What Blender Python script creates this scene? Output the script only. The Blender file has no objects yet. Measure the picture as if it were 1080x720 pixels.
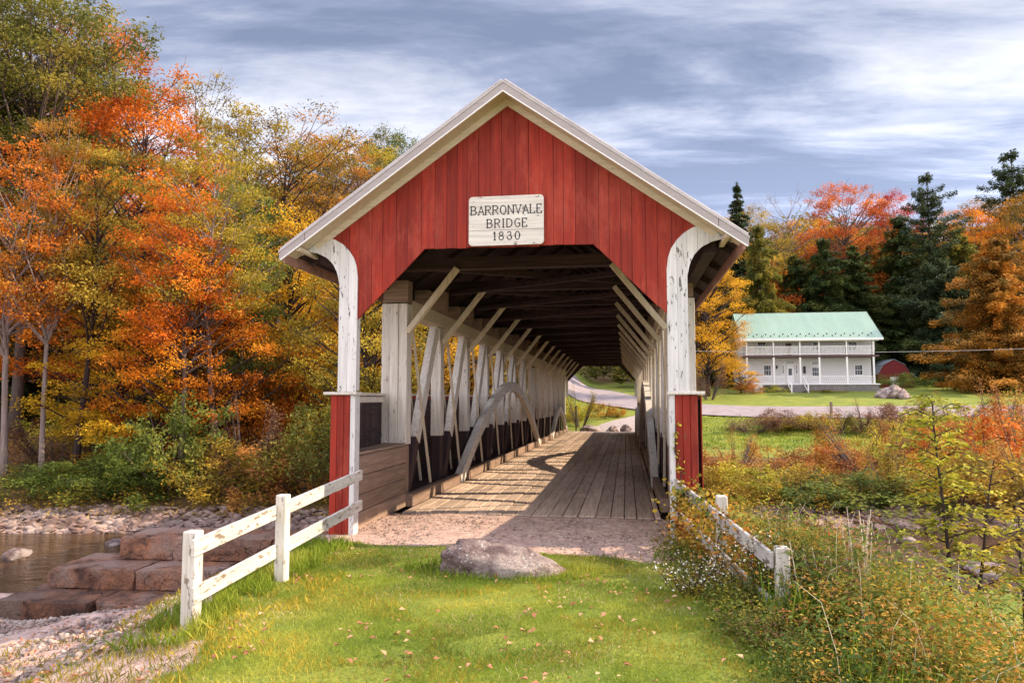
import bpy, math, random
import numpy as np
from mathutils import Vector, noise as mnoise
R = math.radians
PI = math.pi
rng = np.random.default_rng(11)
random.seed(11)
sc = bpy.context.scene
C = sc.collection

# ------------------------------------------------------------------ camera
F = 780.0
YAW = math.atan(120 / F)
PIT = math.atan(60 / F)
EYE = 1.95
cam_d = bpy.data.cameras.new('camera')
cam = bpy.data.objects.new('camera', cam_d)
C.objects.link(cam)
cam.location = (0, 0, EYE)
cam.rotation_euler = (PI / 2 + PIT, 0, YAW)
cam_d.sensor_width = 36
cam_d.lens = 36 * F / 1080
cam_d.clip_end = 3000
sc.camera = cam

FWD = (-math.sin(YAW) * math.cos(PIT), math.cos(YAW) * math.cos(PIT), math.sin(PIT))
RGT = (math.cos(YAW), math.sin(YAW), 0)
UPV = (math.sin(YAW) * math.sin(PIT), -math.cos(YAW) * math.sin(PIT), math.cos(PIT))
def ray(px, py):
    a = (px - 540) / F; b = (360 - py) / F
    return [FWD[i] + a * RGT[i] + b * UPV[i] for i in range(3)]
def gy(px, py, y):            # measured place in the photograph -> x, z at distance y
    d = ray(px, py); t = y / d[1]
    return t * d[0], EYE + t * d[2]
def sm(a, b, x):
    t = min(1, max(0, (x - a) / (b - a)))
    return t * t * (3 - 2 * t)

# ------------------------------------------------------------------ object helpers
def tag(o, label=None, cat=None, group=None, kind=None):
    if label: o['label'] = label
    if cat: o['category'] = cat
    if group: o['group'] = group
    if kind: o['kind'] = kind
    return o
def empty(name, loc, rz=0.0, label=None, cat=None, group=None):
    o = bpy.data.objects.new(name, None)
    o.empty_display_size = .2
    C.objects.link(o)
    o.location = loc; o.rotation_euler = (0, 0, rz)
    return tag(o, label, cat, group)
def link(name, me, mat=None, parent=None, loc=None):
    o = bpy.data.objects.new(name, me)
    C.objects.link(o)
    if parent: o.parent = parent
    if loc: o.location = loc
    if mat:
        if len(me.materials) == 0: me.materials.append(mat)
        elif me.materials[0] != mat:
            o.material_slots[0].link = 'OBJECT'
            o.material_slots[0].material = mat
    return o

class MB:
    """collects chamfered timbers, prisms and tubes; builds ONE mesh"""
    def __init__(s, org=(0, 0, 0)):
        s.v = []; s.f = []; s.t = []; s.o = org
    def add(s, vs, fs, t=None):
        n = len(s.v); t = random.random() if t is None else t
        s.v += [(a[0] - s.o[0], a[1] - s.o[1], a[2] - s.o[2]) for a in vs]
        for f in fs:
            s.f.append([n + i for i in f]); s.t.append(t)
    def frame(s, c, ax, ay, az, hx, hy, hz, ch=.008, t=None):
        ch = min(ch, hx * .4, hy * .4, hz * .4)
        idx = {}; vs = []
        for sx in (-1, 1):
            for sy in (-1, 1):
                for sz in (-1, 1):
                    for k in range(3):
                        p = [sx * (hx - (0 if k == 0 else ch)), sy * (hy - (0 if k == 1 else ch)), sz * (hz - (0 if k == 2 else ch))]
                        idx[(sx, sy, sz, k)] = len(vs)
                        vs.append([c[i] + ax[i] * p[0] + ay[i] * p[1] + az[i] * p[2] for i in range(3)])
        fs = []
        for sg in (-1, 1):
            q = [(sg, a, b) for a, b in ((-1, -1), (1, -1), (1, 1), (-1, 1))]
            fs.append([idx[(p[0], p[1], p[2], 0)] for p in q][::sg])
            q = [(b, sg, a) for a, b in ((-1, -1), (1, -1), (1, 1), (-1, 1))]
            fs.append([idx[(p[0], p[1], p[2], 1)] for p in q][::sg])
            q = [(a, b, sg) for a, b in ((-1, -1), (1, -1), (1, 1), (-1, 1))]
            fs.append([idx[(p[0], p[1], p[2], 2)] for p in q][::sg])
        for a in (-1, 1):
            for b in (-1, 1):
                fs.append([idx[(a, b, -1, 0)], idx[(a, b, 1, 0)], idx[(a, b, 1, 1)], idx[(a, b, -1, 1)]])
                fs.append([idx[(a, -1, b, 0)], idx[(a, 1, b, 0)], idx[(a, 1, b, 2)], idx[(a, -1, b, 2)]])
                fs.append([idx[(-1, a, b, 1)], idx[(1, a, b, 1)], idx[(1, a, b, 2)], idx[(-1, a, b, 2)]])
                for d in (-1, 1):
                    fs.append([idx[(a, b, d, 0)], idx[(a, b, d, 1)], idx[(a, b, d, 2)]])
        s.add(vs, fs, t)
    def box(s, x0, x1, y0, y1, z0, z1, ch=.006, t=None):
        s.frame(((x0 + x1) / 2, (y0 + y1) / 2, (z0 + z1) / 2), (1, 0, 0), (0, 1, 0), (0, 0, 1),
                abs(x1 - x0) / 2, abs(y1 - y0) / 2, abs(z1 - z0) / 2, ch, t)
    def beam(s, a, b, w, h, side=(1, 0, 0), ch=.008, t=None):
        a = Vector(a); b = Vector(b); d = (b - a); L = d.length; d.normalize()
        sd = Vector(side); sd = (sd - d * sd.dot(d)).normalized(); u = d.cross(sd)
        s.frame((a + b) / 2, sd, d, u, w / 2, L / 2, h / 2, ch, t)
    def tube(s, pts, rads, n=6, t=None, cap=True):
        pts = [Vector(p) for p in pts]; vs = []; fs = []
        for i, p in enumerate(pts):
            d = (pts[min(i + 1, len(pts) - 1)] - pts[max(i - 1, 0)]).normalized()
            r = Vector((1, 0, 0)) if abs(d.x) < .8 else Vector((0, 1, 0))
            a = d.cross(r).normalized(); b = d.cross(a)
            for k in range(n):
                q = p + (a * math.cos(2 * PI * k / n) + b * math.sin(2 * PI * k / n)) * rads[i]
                vs.append(tuple(q))
        for i in range(len(pts) - 1):
            for k in range(n):
                k2 = (k + 1) % n
                fs.append([i * n + k, i * n + k2, (i + 1) * n + k2, (i + 1) * n + k])
        if cap:
            fs.append(list(range(n))[::-1]); fs.append([(len(pts) - 1) * n + k for k in range(n)])
        s.add(vs, fs, t)
    def prism(s, poly, y0, y1, t=None):      # polygon in x,z swept along y
        n = len(poly)
        vs = [(p[0], y0, p[1]) for p in poly] + [(p[0], y1, p[1]) for p in poly]
        fs = [list(range(n)), list(range(n, 2 * n))[::-1]]
        for k in range(n):
            k2 = (k + 1) % n
            fs.append([k, k + n, k2 + n, k2])
        s.add(vs, fs, t)
    def build(s, name, mat=None, parent=None, loc=None, smooth=False):
        me = bpy.data.meshes.new(name)
        me.from_pydata(s.v, [], s.f)
        at = me.attributes.new('tint', 'FLOAT', 'FACE')
        at.data.foreach_set('value', np.array(s.t, dtype=np.float32))
        if smooth: me.shade_smooth()
        me.update()
        return link(name, me, mat, parent, loc)

# ------------------------------------------------------------------ materials
class NT:
    def __init__(s, m):
        m.use_nodes = True
        s.t = m.node_tree; s.t.nodes.clear()
        s.out = s.n('ShaderNodeOutputMaterial')
    def n(s, ty, **kw):
        nd = s.t.nodes.new(ty)
        for k, v in kw.items():
            if k.startswith('i_'):
                nd.inputs[k[2:].replace('_', ' ')].default_value = v
            else: setattr(nd, k, v)
        return nd
    def l(s, a, b): s.t.links.new(a, b)
    def coords(s, scale=(1, 1, 1), src='Object'):
        c = s.n('ShaderNodeTexCoord'); m = s.n('ShaderNodeMapping')
        m.inputs['Scale'].default_value = scale
        s.l(c.outputs[src], m.inputs['Vector']); return m.outputs['Vector']
    def noise(s, vec, scale, detail=4, rough=.6, dist=0.0):
        n = s.n('ShaderNodeTexNoise'); n.inputs['Scale'].default_value = scale
        n.inputs['Detail'].default_value = detail; n.inputs['Roughness'].default_value = rough
        n.inputs['Distortion'].default_value = dist
        if vec: s.l(vec, n.inputs['Vector'])
        return n.outputs['Fac']
    def ramp(s, fac, stops):
        r = s.n('ShaderNodeValToRGB'); e = r.color_ramp.elements
        while len(e) < len(stops): e.new(.5)
        for k, (p, c) in enumerate(stops):
            e[k].position = p
            e[k].color = (c, c, c, 1) if isinstance(c, (int, float)) else (c[0], c[1], c[2], 1)
        s.l(fac, r.inputs['Fac']); return r.outputs['Color']
    def mix(s, f, a, b, mode='MIX'):
        m = s.n('ShaderNodeMix', data_type='RGBA', blend_type=mode)
        for inp, v in ((m.inputs[0], f), (m.inputs[6], a), (m.inputs[7], b)):
            if isinstance(v, (int, float)): inp.default_value = v
            elif isinstance(v, tuple): inp.default_value = (v[0], v[1], v[2], 1)
            else: s.l(v, inp)
        return m.outputs[2]
    def math(s, op, a, b=0.5, c=0.0):
        m = s.n('ShaderNodeMath', operation=op)
        for inp, v in zip(m.inputs, (a, b, c)):
            if isinstance(v, (int, float)): inp.default_value = v
            else: s.l(v, inp)
        return m.outputs[0]
    def attr(s, name):
        a = s.n('ShaderNodeAttribute', attribute_name=name); return a.outputs['Fac']
    def bsdf(s, col, rough=.7, bump=None, strength=.3, dist=.01, spec=.3, metal=0.0):
        b = s.n('ShaderNodeBsdfPrincipled')
        if isinstance(col, tuple): b.inputs['Base Color'].default_value = (*col, 1)
        else: s.l(col, b.inputs['Base Color'])
        if isinstance(rough, (int, float)): b.inputs['Roughness'].default_value = rough
        else: s.l(rough, b.inputs['Roughness'])
        b.inputs['Specular IOR Level'].default_value = spec
        b.inputs['Metallic'].default_value = metal
        if bump is not None:
            bp = s.n('ShaderNodeBump'); bp.inputs['Strength'].default_value = strength
            bp.inputs['Distance'].default_value = dist
            s.l(bump, bp.inputs['Height']); s.l(bp.outputs[0], b.inputs['Normal'])
        s.l(b.outputs[0], s.out.inputs['Surface']); return b

def mat(name): return bpy.data.materials.new(name)

def wood(name, base, dark, axis='z', chip=None, chip_amt=.0, rough=.75, var=.3, bump=.35):
    m = mat(name); t = NT(m)
    sc_ = {'x': (.35, 7, 7), 'y': (7, .35, 7), 'z': (7, 7, .35)}[axis]
    v = t.coords(sc_, 'Object')
    g = t.noise(v, 3.0, 6, .65, .6)
    v2 = t.coords((1, 1, 1), 'Object')
    big = t.noise(v2, 1.3, 3)
    col = t.mix(t.ramp(g, [(.35, 0.0), (.7, 1.0)]), dark, base)
    col = t.mix(t.math('MULTIPLY', t.ramp(big, [(.35, 0.0), (.75, 1.0)]), .35), col, dark)
    tn = t.attr('tint')
    val = t.math('MULTIPLY_ADD', tn, var, 1 - var / 2)
    hs = t.n('ShaderNodeHueSaturation'); t.l(val, hs.inputs['Value']); t.l(col, hs.inputs['Color'])
    col = hs.outputs['Color']
    if name.startswith('red'):
        fd = t.noise(t.coords((1, 1, .35), 'Object'), 1.6, 6, .75)
        col = t.mix(t.math('MULTIPLY', t.ramp(fd, [(.5, 0.0), (.68, 1.0)]), .5), col, (.52, .10, .06))
        st_ = t.noise(t.coords((14, 14, .5), 'Object'), 1.5, 5, .7)
        col = t.mix(t.math('MULTIPLY', t.ramp(st_, [(.5, 0.0), (.7, 1.0)]), .45), col, (.16, .018, .014))
    height = g
    if chip:
        sc2 = {'x': (.6, 2.2, 2.2), 'y': (2.2, .6, 2.2), 'z': (2.2, 2.2, .6)}[axis]
        cn = t.noise(t.coords(sc2, 'Object'), 9.0, 7, .72, .3)
        cm = t.ramp(cn, [(.63 - chip_amt, 0.0), (.66 - chip_amt, 1.0)])
        col = t.mix(cm, col, chip)
        height = t.math('SUBTRACT', g, t.math('MULTIPLY', cm, .8))
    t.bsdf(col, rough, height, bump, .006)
    return m

M = {}
M['red'] = wood('red_barn_paint', (.36, .030, .012), (.20, .015, .008), 'z', (.16, .07, .05), .005, .68, .45)
for ax in 'xyz':
    M['white' + ax] = wood('weathered_white_paint_' + ax, (.80, .76, .70), (.54, .49, .44), ax, (.13, .11, .10), .02, .7, .22)
    M['wood' + ax] = wood('weathered_timber_' + ax, (.40, .28, .21), (.20, .135, .10), ax, None, 0, .85, .45)
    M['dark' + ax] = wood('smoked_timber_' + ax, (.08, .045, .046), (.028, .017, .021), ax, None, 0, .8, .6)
M['cream'] = wood('aged_cream_paint', (.74, .64, .50), (.56, .47, .36), 'x', (.22, .17, .13), -.04, .7, .2)
M['post_white'] = wood('peeling_white_paint', (.76, .74, .74), (.56, .54, .53), 'z', (.09, .085, .08), .035, .7, .15)
M['deck'] = wood('worn_deck_planks', (.68, .53, .42), (.36, .26, .20), 'y', None, 0, .85, .5, .6)
M['tan'] = wood('tan_timber', (.76, .67, .53), (.55, .46, .34), 'z', None, 0, .8, .25)
M['fence'] = wood('fence_white_paint', (.78, .74, .68), (.54, .49, .43), 'y', (.22, .16, .12), .065, .7, .2)
M['fence_old'] = wood('fence_grey_paint', (.62, .58, .56), (.42, .38, .36), 'y', (.15, .12, .10), .07, .8, .2)
M['fence_post'] = wood('fence_post_paint', (.78, .74, .68), (.52, .47, .40), 'z', (.24, .19, .14), .06, .7, .2)

def plain(name, col, rough=.6, nz=8, amt=.25, spec=.3, metal=0, bump=.1):
    m = mat(name); t = NT(m)
    n = t.noise(t.coords(), nz, 5)
    c = t.mix(t.ramp(n, [(.3, 0.0), (.75, 1.0)]), tuple(x * (1 - amt) for x in col), tuple(min(1, x * (1 + amt * .5)) for x in col))
    t.bsdf(c, rough, n, bump, .01, spec, metal); return m
M['black_paint'] = plain('black_lettering', (.03, .03, .035))
M['roofbrown'] = plain('rusty_roof_metal', (.42, .23, .19), .55, 5, .4)
M['roofgrey'] = plain('grey_roof_edge', (.50, .46, .46), .6, 4, .25)
M['steel'] = plain('dark_post_metal', (.03, .03, .03), .5)
M['wire'] = plain('wire', (.4, .39, .38), .5)
M['glass'] = plain('dark_window_glass', (.03, .035, .04), .12, 3, .2, .5)
M['house'] = mat('white_clapboard'); t = NT(M['house'])
w = t.n('ShaderNodeTexWave', wave_type='BANDS', bands_direction='Z', wave_profile='SAW'); w.inputs['Scale'].default_value = 1.1
t.l(t.coords(), w.inputs['Vector'])
t.bsdf(t.mix(t.ramp(w.outputs['Fac'], [(0, .0), (.12, 1.0)]), (.52, .50, .50), (.68, .66, .66)), .7, w.outputs['Fac'], .5, .02)
M['trim'] = plain('white_trim', (.88, .87, .87), .6, 3, .08)
M['mint'] = mat('mint_metal_roof'); t = NT(M['mint'])
v = t.coords()
n1 = t.noise(t.coords((.6, .1, .1)), 2.2, 4)
t.bsdf(t.mix(t.ramp(n1, [(.3, 0.0), (.7, 1.0)]), (.28, .40, .31), (.35, .47, .37)), .45, None)
M['stonewall'] = mat('fieldstone'); t = NT(M['stonewall'])
v = t.n('ShaderNodeTexVoronoi'); v.inputs['Scale'].default_value = 2.6; t.l(t.coords((1, 1, 1.6)), v.inputs['Vector'])
c = t.mix(t.ramp(v.outputs['Distance'], [(.3, 0.0), (.62, 1.0)]), t.mix(.22, (.32, .22, .17), v.outputs['Color']), (.30, .24, .20))
hs = t.n('ShaderNodeHueSaturation'); hs.inputs['Saturation'].default_value = .35; hs.inputs['Value'].default_value = .55
t.l(c, hs.inputs['Color'])
t.bsdf(hs.outputs['Color'], .85, v.outputs['Distance'], .5, .03)
M['barn'] = plain('barn_red', (.17, .022, .026), .7, 3, .2)
M['barnroof'] = plain('barn_roof', (.20, .22, .25), .5, 3, .2)
M['porchdark'] = plain('porch_underside', (.12, .07, .07), .7, 3, .2)

def stone(name, a, b, c, lichen=0.0, scale=2.0):
    m = mat(name); t = NT(m); v = t.coords()
    n = t.noise(v, scale, 8, .65, .4); n2 = t.noise(v, scale * .45, 3); n3 = t.noise(v, scale * 9, 5, .7)
    col = t.mix(t.ramp(n, [(.35, 0.0), (.65, 1.0)]), a, b)
    col = t.mix(t.ramp(n2, [(.45, 0.0), (.62, 1.0)]), col, c)
    col = t.mix(t.math('MULTIPLY', t.ramp(n3, [(.35, 1.0), (.6, 0.0)]), .45), col, tuple(x * .35 for x in a))
    if lichen:
        vo = t.noise(v, scale * 5.5, 6, .6); ls = t.noise(v, scale * 1.1, 2)
        msk = t.math('MULTIPLY', t.ramp(vo, [(.58, 0.0), (.63, 1.0)]), t.ramp(ls, [(.42, 0.0), (.55, 1.0)]))
        col = t.mix(msk, col, (.62, .60, .56))
    crk = None
    if 'block' in name:
        vc = t.n('ShaderNodeTexVoronoi', feature='DISTANCE_TO_EDGE'); vc.inputs['Scale'].default_value = 2.3
        wv = t.n('ShaderNodeMix', data_type='VECTOR'); wv.inputs[0].default_value = .45
        nn_ = t.n('ShaderNodeTexNoise'); nn_.inputs['Scale'].default_value = 3; nn_.inputs['Detail'].default_value = 5; t.l(v, nn_.inputs['Vector'])
        t.l(v, wv.inputs[4]); t.l(nn_.outputs['Color'], wv.inputs[5]); t.l(wv.outputs[1], vc.inputs['Vector'])
        crk = t.ramp(vc.outputs['Distance'], [(.0, 0.0), (.012, 1.0)])
        crk = t.math('MAXIMUM', crk, t.ramp(t.noise(v, 1.1, 2), [(.46, 0.0), (.54, 1.0)]))
        col = t.mix(crk, tuple(x * .45 for x in a), col)
    hs = t.n('ShaderNodeHueSaturation'); t.l(t.math('MULTIPLY_ADD', t.attr('tint'), .7, .62), hs.inputs['Value'])
    t.l(col, hs.inputs['Color'])
    h = t.math('ADD', n, t.math('MULTIPLY', n3, .55))
    if crk is not None: h = t.math('ADD', h, t.math('MULTIPLY', crk, .5))
    t.bsdf(hs.outputs['Color'], .85, h, 1.0, .09 if 'block' in name or 'boulder' in name else .05); return m
M['boulder'] = stone('boulder_stone', (.12, .075, .075), (.36, .26, .24), (.52, .42, .38), 1.0, 4.5)
M['block'] = stone('sandstone_block', (.09, .05, .04), (.42, .185, .10), (.30, .20, .16), 0, 3.2)
M['cobble'] = stone('river_cobble', (.13, .08, .065), (.29, .195, .16), (.40, .30, .26), 0, 1.6)
M['pebble'] = stone('pale_pebble', (.26, .18, .15), (.48, .36, .30), (.56, .46, .40), 0, 3.0)

def leafmat(name, a, b, c, rough=.6, trans=.38, patch=.5):
    m = mat(name); t = NT(m)
    tn = t.attr('tint')
    oi = t.n('ShaderNodeObjectInfo')
    big = t.noise(t.coords((1, 1, 1), 'Object'), .55, 2)
    f = t.math('ADD', t.math('MULTIPLY', tn, 1 - patch), t.math('MULTIPLY', t.ramp(big, [(.35, 0.0), (.65, 1.0)]), patch))
    col = t.ramp(f, [(.08, a), (.5, b), (.92, c)])
    hs = t.n('ShaderNodeHueSaturation'); t.l(col, hs.inputs['Color'])
    t.l(t.math('MULTIPLY_ADD', oi.outputs['Random'], .018, .491), hs.inputs['Hue'])
    t.l(t.math('MULTIPLY_ADD', tn, .34, .83), hs.inputs['Value'])
    col = hs.outputs['Color']
    d = t.n('ShaderNodeBsdfPrincipled'); t.l(col, d.inputs['Base Color']); d.inputs['Roughness'].default_value = rough
    d.inputs['Specular IOR Level'].default_value = .25
    tr = t.n('ShaderNodeBsdfTranslucent'); t.l(col, tr.inputs['Color'])
    mx = t.n('ShaderNodeMixShader'); mx.inputs[0].default_value = trans
    t.l(d.outputs[0], mx.inputs[1]); t.l(tr.outputs[0], mx.inputs[2]); t.l(mx.outputs[0], t.out.inputs['Surface'])
    return m
P = {
 'orange': leafmat('orange_leaves', (.38, .08, .008), (.70, .20, .015), (.80, .36, .03)),
 'redorange': leafmat('red_orange_leaves', (.34, .075, .012), (.58, .165, .02), (.72, .29, .035)),
 'red': leafmat('red_leaves', (.30, .03, .015), (.52, .075, .02), (.62, .18, .03)),
 'gold': leafmat('golden_leaves', (.34, .18, .012), (.68, .37, .02), (.82, .52, .04)),
 'olivegold': leafmat('olive_gold_leaves', (.12, .11, .02), (.36, .26, .03), (.62, .43, .05)),
 'oliveorange': leafmat('olive_orange_leaves', (.10, .09, .018), (.38, .20, .025), (.68, .28, .03)),
 'olive': leafmat('olive_leaves', (.07, .085, .02), (.17, .17, .03), (.36, .27, .045)),
 'green': leafmat('green_leaves', (.05, .085, .015), (.12, .17, .03), (.26, .28, .045)),
 'dark': leafmat('dark_evergreen', (.03, .055, .018), (.065, .10, .025), (.18, .18, .04), .6, .2),
 'rustneedle': leafmat('rust_needles', (.10, .09, .02), (.40, .20, .03), (.72, .34, .045), .6, .25, .65),
 'pine': leafmat('blue_green_needles', (.035, .06, .03), (.07, .10, .045), (.13, .16, .06), .6, .15),
 'rustshrub': leafmat('rust_shrub_leaves', (.22, .09, .035), (.48, .20, .05), (.60, .36, .08), .7, .3),
 'brownshrub': leafmat('brown_shrub_leaves', (.12, .06, .04), (.24, .12, .07), (.38, .22, .10), .7, .25),
 'yellowgreen': leafmat('yellow_green_leaves', (.15, .17, .02), (.40, .38, .04), (.68, .56, .07), .7, .35),
 'mixed': leafmat('mixed_autumn_undergrowth', (.12, .15, .02), (.42, .32, .05), (.68, .28, .05), .7, .35, .5),
 'grassy': leafmat('grass_blades', (.085, .16, .012), (.23, .30, .025), (.52, .47, .08), .6, .35, .6),
 'straw': leafmat('dry_straw', (.36, .24, .12), (.55, .42, .25), (.70, .58, .38), .7, .2),
 'white': leafmat('small_white_flowers', (.55, .50, .38), (.70, .66, .55), (.82, .80, .72), .7, .2),
 'litter': leafmat('fallen_leaf', (.30, .12, .06), (.48, .22, .12), (.58, .38, .22), .7, .15, .2),
}
M['bark'] = wood('tree_bark', (.17, .13, .11), (.07, .05, .045), 'z', None, 0, .9, .3, .8)
M['barkpale'] = wood('pale_tree_bark', (.34, .27, .24), (.16, .12, .11), 'z', None, 0, .9, .3, .8)
M['barkdark'] = wood('dark_tree_bark', (.06, .04, .038), (.03, .02, .02), 'z', None, 0, .9, .3, .8)

# ------------------------------------------------------------------ terrain
def yc(x): return 17.5 + 6 * math.tanh(x / 35)
def lerp_tab(tab, y):
    if y <= tab[0][0]: return tab[0][1]
    for (a, b), (c, d) in zip(tab, tab[1:]):
        if y <= c: return b + (d - b) * (y - a) / (c - a)
    return tab[-1][1]
FR = [(17, -1.7), (20.5, -1.62), (23, -1.35), (30, -1.15), (45, -1.0), (52, -.55), (58, .25), (66, 1.15), (85, 2.75), (100, 3.4), (120, 6), (180, 24), (260, 46), (400, 55), (900, 55)]
FL = [(15, -1.7), (19.8, -1.62), (23, -1.1), (35, .6), (60, 3.6), (100, 10), (160, 24), (260, 46), (400, 55), (900, 55)]
def height(x, y):
    c = yc(x); d = y - c
    # near bank
    hn = 0.0
    hn -= .85 * sm(-4.25, -6.0, x) + .35 * sm(-6, -9, x)
    hn -= 1.2 * sm(1.7, 5.0, x) + .35 * sm(8.5, 11, y) * sm(1.7, 4, x)
    hn -= .25 * sm(7.2, 4.5, y) * sm(.2, 1.8, abs(x + 1.2) - 1.6)
    if x < -4.3: hn -= .25 * sm(9.2, 10.6, y)
    if -4.6 < x < 1.3: hn -= .35 * sm(12.35, 12.6, y)
    # far bank
    w = sm(-15, -5, x - .02 * (y - 20))
    hf = lerp_tab(FL, d + 15.6) * (1 - w) + lerp_tab(FR, y) * w
    if y > 45 and -9 < x < 7: hf = hf * 1.0
    fn = sm(-2.7, -4.0, d); ff = sm(2.4, 3.6, d) if x < -5 else sm(3.0, 4.2, d)
    if d < 0: h = -2.3 * (1 - fn) + hn * fn
    else: h = -2.3 * (1 - ff) + hf * ff
    return h
def axis_vals(lo, hi, f0, f1, st, g):
    v = list(np.arange(f0, f1 + 1e-6, st)); s = st
    while v[-1] < hi: s *= g; v.append(v[-1] + s)
    s = st
    while v[0] > lo: s *= g; v.insert(0, v[0] - s)
    return v
XS = axis_vals(-700, 700, -10, 6, .13, 1.07)
YS = axis_vals(-60, 900, 3, 25, .13, 1.06)
gv = []; zones = []
for y in YS:
    for x in XS:
        h = height(x, y)
        if abs(x) < 60 and y < 120:
            h += .035 * mnoise.noise((x * .9, y * .9, 0)) + .012 * mnoise.noise((x * 4, y * 4, 3))
            if x < -4.3 or x > 1.8: h += .05 * mnoise.noise((x * 1.7, y * 1.7, 7))
        gv.append((x, y, h))
nx = len(XS); ny = len(YS)
gf = [(j * nx + i, j * nx + i + 1, (j + 1) * nx + i + 1, (j + 1) * nx + i) for j in range(ny - 1) for i in range(nx - 1)]
me = bpy.data.meshes.new('ground'); me.from_pydata(gv, [], gf); me.shade_smooth()
za = me.attributes.new('zone', 'FLOAT_COLOR', 'POINT')
zv = np.zeros((len(gv), 4), dtype=np.float32)
for k, (x, y, h) in enumerate(gv):
    d = y - yc(x); nz = .5 * mnoise.noise((x * .6, y * .6, 5))
    nn = mnoise.noise((x * 2.2, y * 2.2, 9)) * .25
    gr = 0; gravel = 0; lit = 0
    if d < -2.5:
        gr = 1
        lim_ = .75 * sm(6.7, 5.0, y)
        ap = sm(9.25, 9.75, y + nn + .12 * (x + 1.6)) * sm(-4.9, -4.4, x) * sm(1.6, 1.0, x)
        lf = sm(-3.75, -4.25, x + nn - lim_) 
        gravel = max(ap, lf)
        if y < 6.4 and x < -4: gravel *= .55 + nz
    elif d < 4.2:
        gravel = 1
    else:
        if x > 1 and y > 40: gr = 1
        elif x > -12 and y > 46: gr = 1
        else: lit = 1
        if x < -14 or y > 104: gr = 0; lit = 1
    zv[k] = (gr, max(0, min(1, gravel)), lit, 1)
za.data.foreach_set('color', zv.ravel())
m = mat('ground_cover'); t = NT(m); v = t.coords((1, 1, 1), 'Object')
a = t.n('ShaderNodeAttribute', attribute_name='zone'); sp = t.n('ShaderNodeSeparateColor'); t.l(a.outputs['Color'], sp.inputs[0])
n1 = t.noise(v, .8, 5); n2 = t.noise(v, 22, 5, .7); n3 = t.noise(v, 6, 4)
grass = t.mix(t.ramp(n1, [(.3, 0.0), (.7, 1.0)]), (.12, .19, .018), (.30, .30, .04))
grass = t.mix(t.math('MULTIPLY', t.ramp(n2, [(.35, 1.0), (.65, 0.0)]), .5), grass, (.06, .08, .015))
vo = t.n('ShaderNodeTexVoronoi'); vo.inputs['Scale'].default_value = 26; t.l(v, vo.inputs['Vector'])
hs = t.n('ShaderNodeHueSaturation'); hs.inputs['Saturation'].default_value = .12; t.l(vo.outputs['Color'], hs.inputs['Color'])
grav = t.mix(t.ramp(n3, [(.3, 0.0), (.7, 1.0)]), (.30, .19, .155), (.53, .38, .32))
grav = t.mix(.28, grav, hs.outputs['Color'], 'OVERLAY')
lit = t.mix(t.ramp(n3, [(.35, 0.0), (.65, 1.0)]), (.07, .05, .025), (.22, .13, .05))
f0 = t.math('ADD', sp.outputs[1], t.math('MULTIPLY', t.math('SUBTRACT', t.noise(v, 3.5, 7, .7), .5), 1.5))
col = t.mix(sp.outputs[2], grass, lit)
col = t.mix(t.ramp(f0, [(.42, 0.0), (.58, 1.0)]), col, grav)
hh = t.math('ADD', n2, t.math('MULTIPLY', vo.outputs['Distance'], .6))
t.bsdf(col, .9, hh, .6, .03)
ground = link('ground', me, m); tag(ground, kind='structure')

# water
mb = MB(); ws = list(np.arange(-160, 161, 4.0))
for a_, b_ in zip(ws, ws[1:]):
    mb.add([(a_, yc(a_) - 4.6, -1.7), (b_, yc(b_) - 4.6, -1.7), (b_, yc(b_) + 4.6, -1.7), (a_, yc(a_) + 4.6, -1.7)], [(0, 1, 2, 3)])
m = mat('river_water'); t = NT(m); v = t.coords((1, 2.2, 1))
n1 = t.noise(v, 2.2, 5, .6); n2 = t.noise(v, 9, 3)
col = t.mix(t.ramp(t.noise(v, .7, 3), [(.35, 0.0), (.7, 1.0)]), (.055, .028, .014), (.10, .06, .035))
b = t.bsdf(col, .07, t.math('ADD', n1, t.math('MULTIPLY', n2, .3)), .55, .07, .5)
water = mb.build('river', m); tag(water, kind='structure')

# roads
def drape(name, pts, w, mt, lift=.05):
    P_ = []
    for (x0, y0), (x1, y1) in zip(pts, pts[1:]):
        n = max(2, int(math.hypot(x1 - x0, y1 - y0) / 1.5))
        P_ += [(x0 + (x1 - x0) * k / n, y0 + (y1 - y0) * k / n) for k in range(n)]
    P_.append(pts[-1])
    for _ in range(6):
        P_ = [P_[0]] + [((a[0] + 2 * b[0] + c[0]) / 4, (a[1] + 2 * b[1] + c[1]) / 4) for a, b, c in zip(P_, P_[1:], P_[2:])] + [P_[-1]]
    mb = MB(); vs = []; fs = []; K = 5
    for i, p in enumerate(P_):
        q = P_[min(i + 1, len(P_) - 1)]; r = P_[max(i - 1, 0)]
        dx, dy = q[0] - r[0], q[1] - r[1]; L = math.hypot(dx, dy); nxx, nyy = -dy / L, dx / L
        for k in range(K):
            s_ = (k / (K - 1) - .5) * w
            X, Y = p[0] + nxx * s_, p[1] + nyy * s_
            vs.append((X, Y, height(X, Y) + lift))
    for i in range(len(P_) - 1):
        for k in range(K - 1):
            a = i * K + k; fs.append((a, a + K, a + K + 1, a + 1))
    mb.add(vs, fs, .5); o = mb.build(name, mt, smooth=True); tag(o, kind='structure'); return o
M['asphalt'] = plain('pale_asphalt', (.30, .25, .255), .9, 1.2, .25)
M['drive'] = plain('gravel_drive', (.36, .30, .28), .9, 2.0, .25)
drape('road', [(120, 78), (60, 68), (30, 64), (12, 62.5), (4, 65), (-1, 72), (-5, 84), (-11, 100), (-22, 118), (-50, 135)], 7.0, M['asphalt'], .10)
drape('path', [(-1.65, 50.5), (-1.2, 54), (1, 58), (4, 62)], 3.4, M['drive'], .07)

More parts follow.
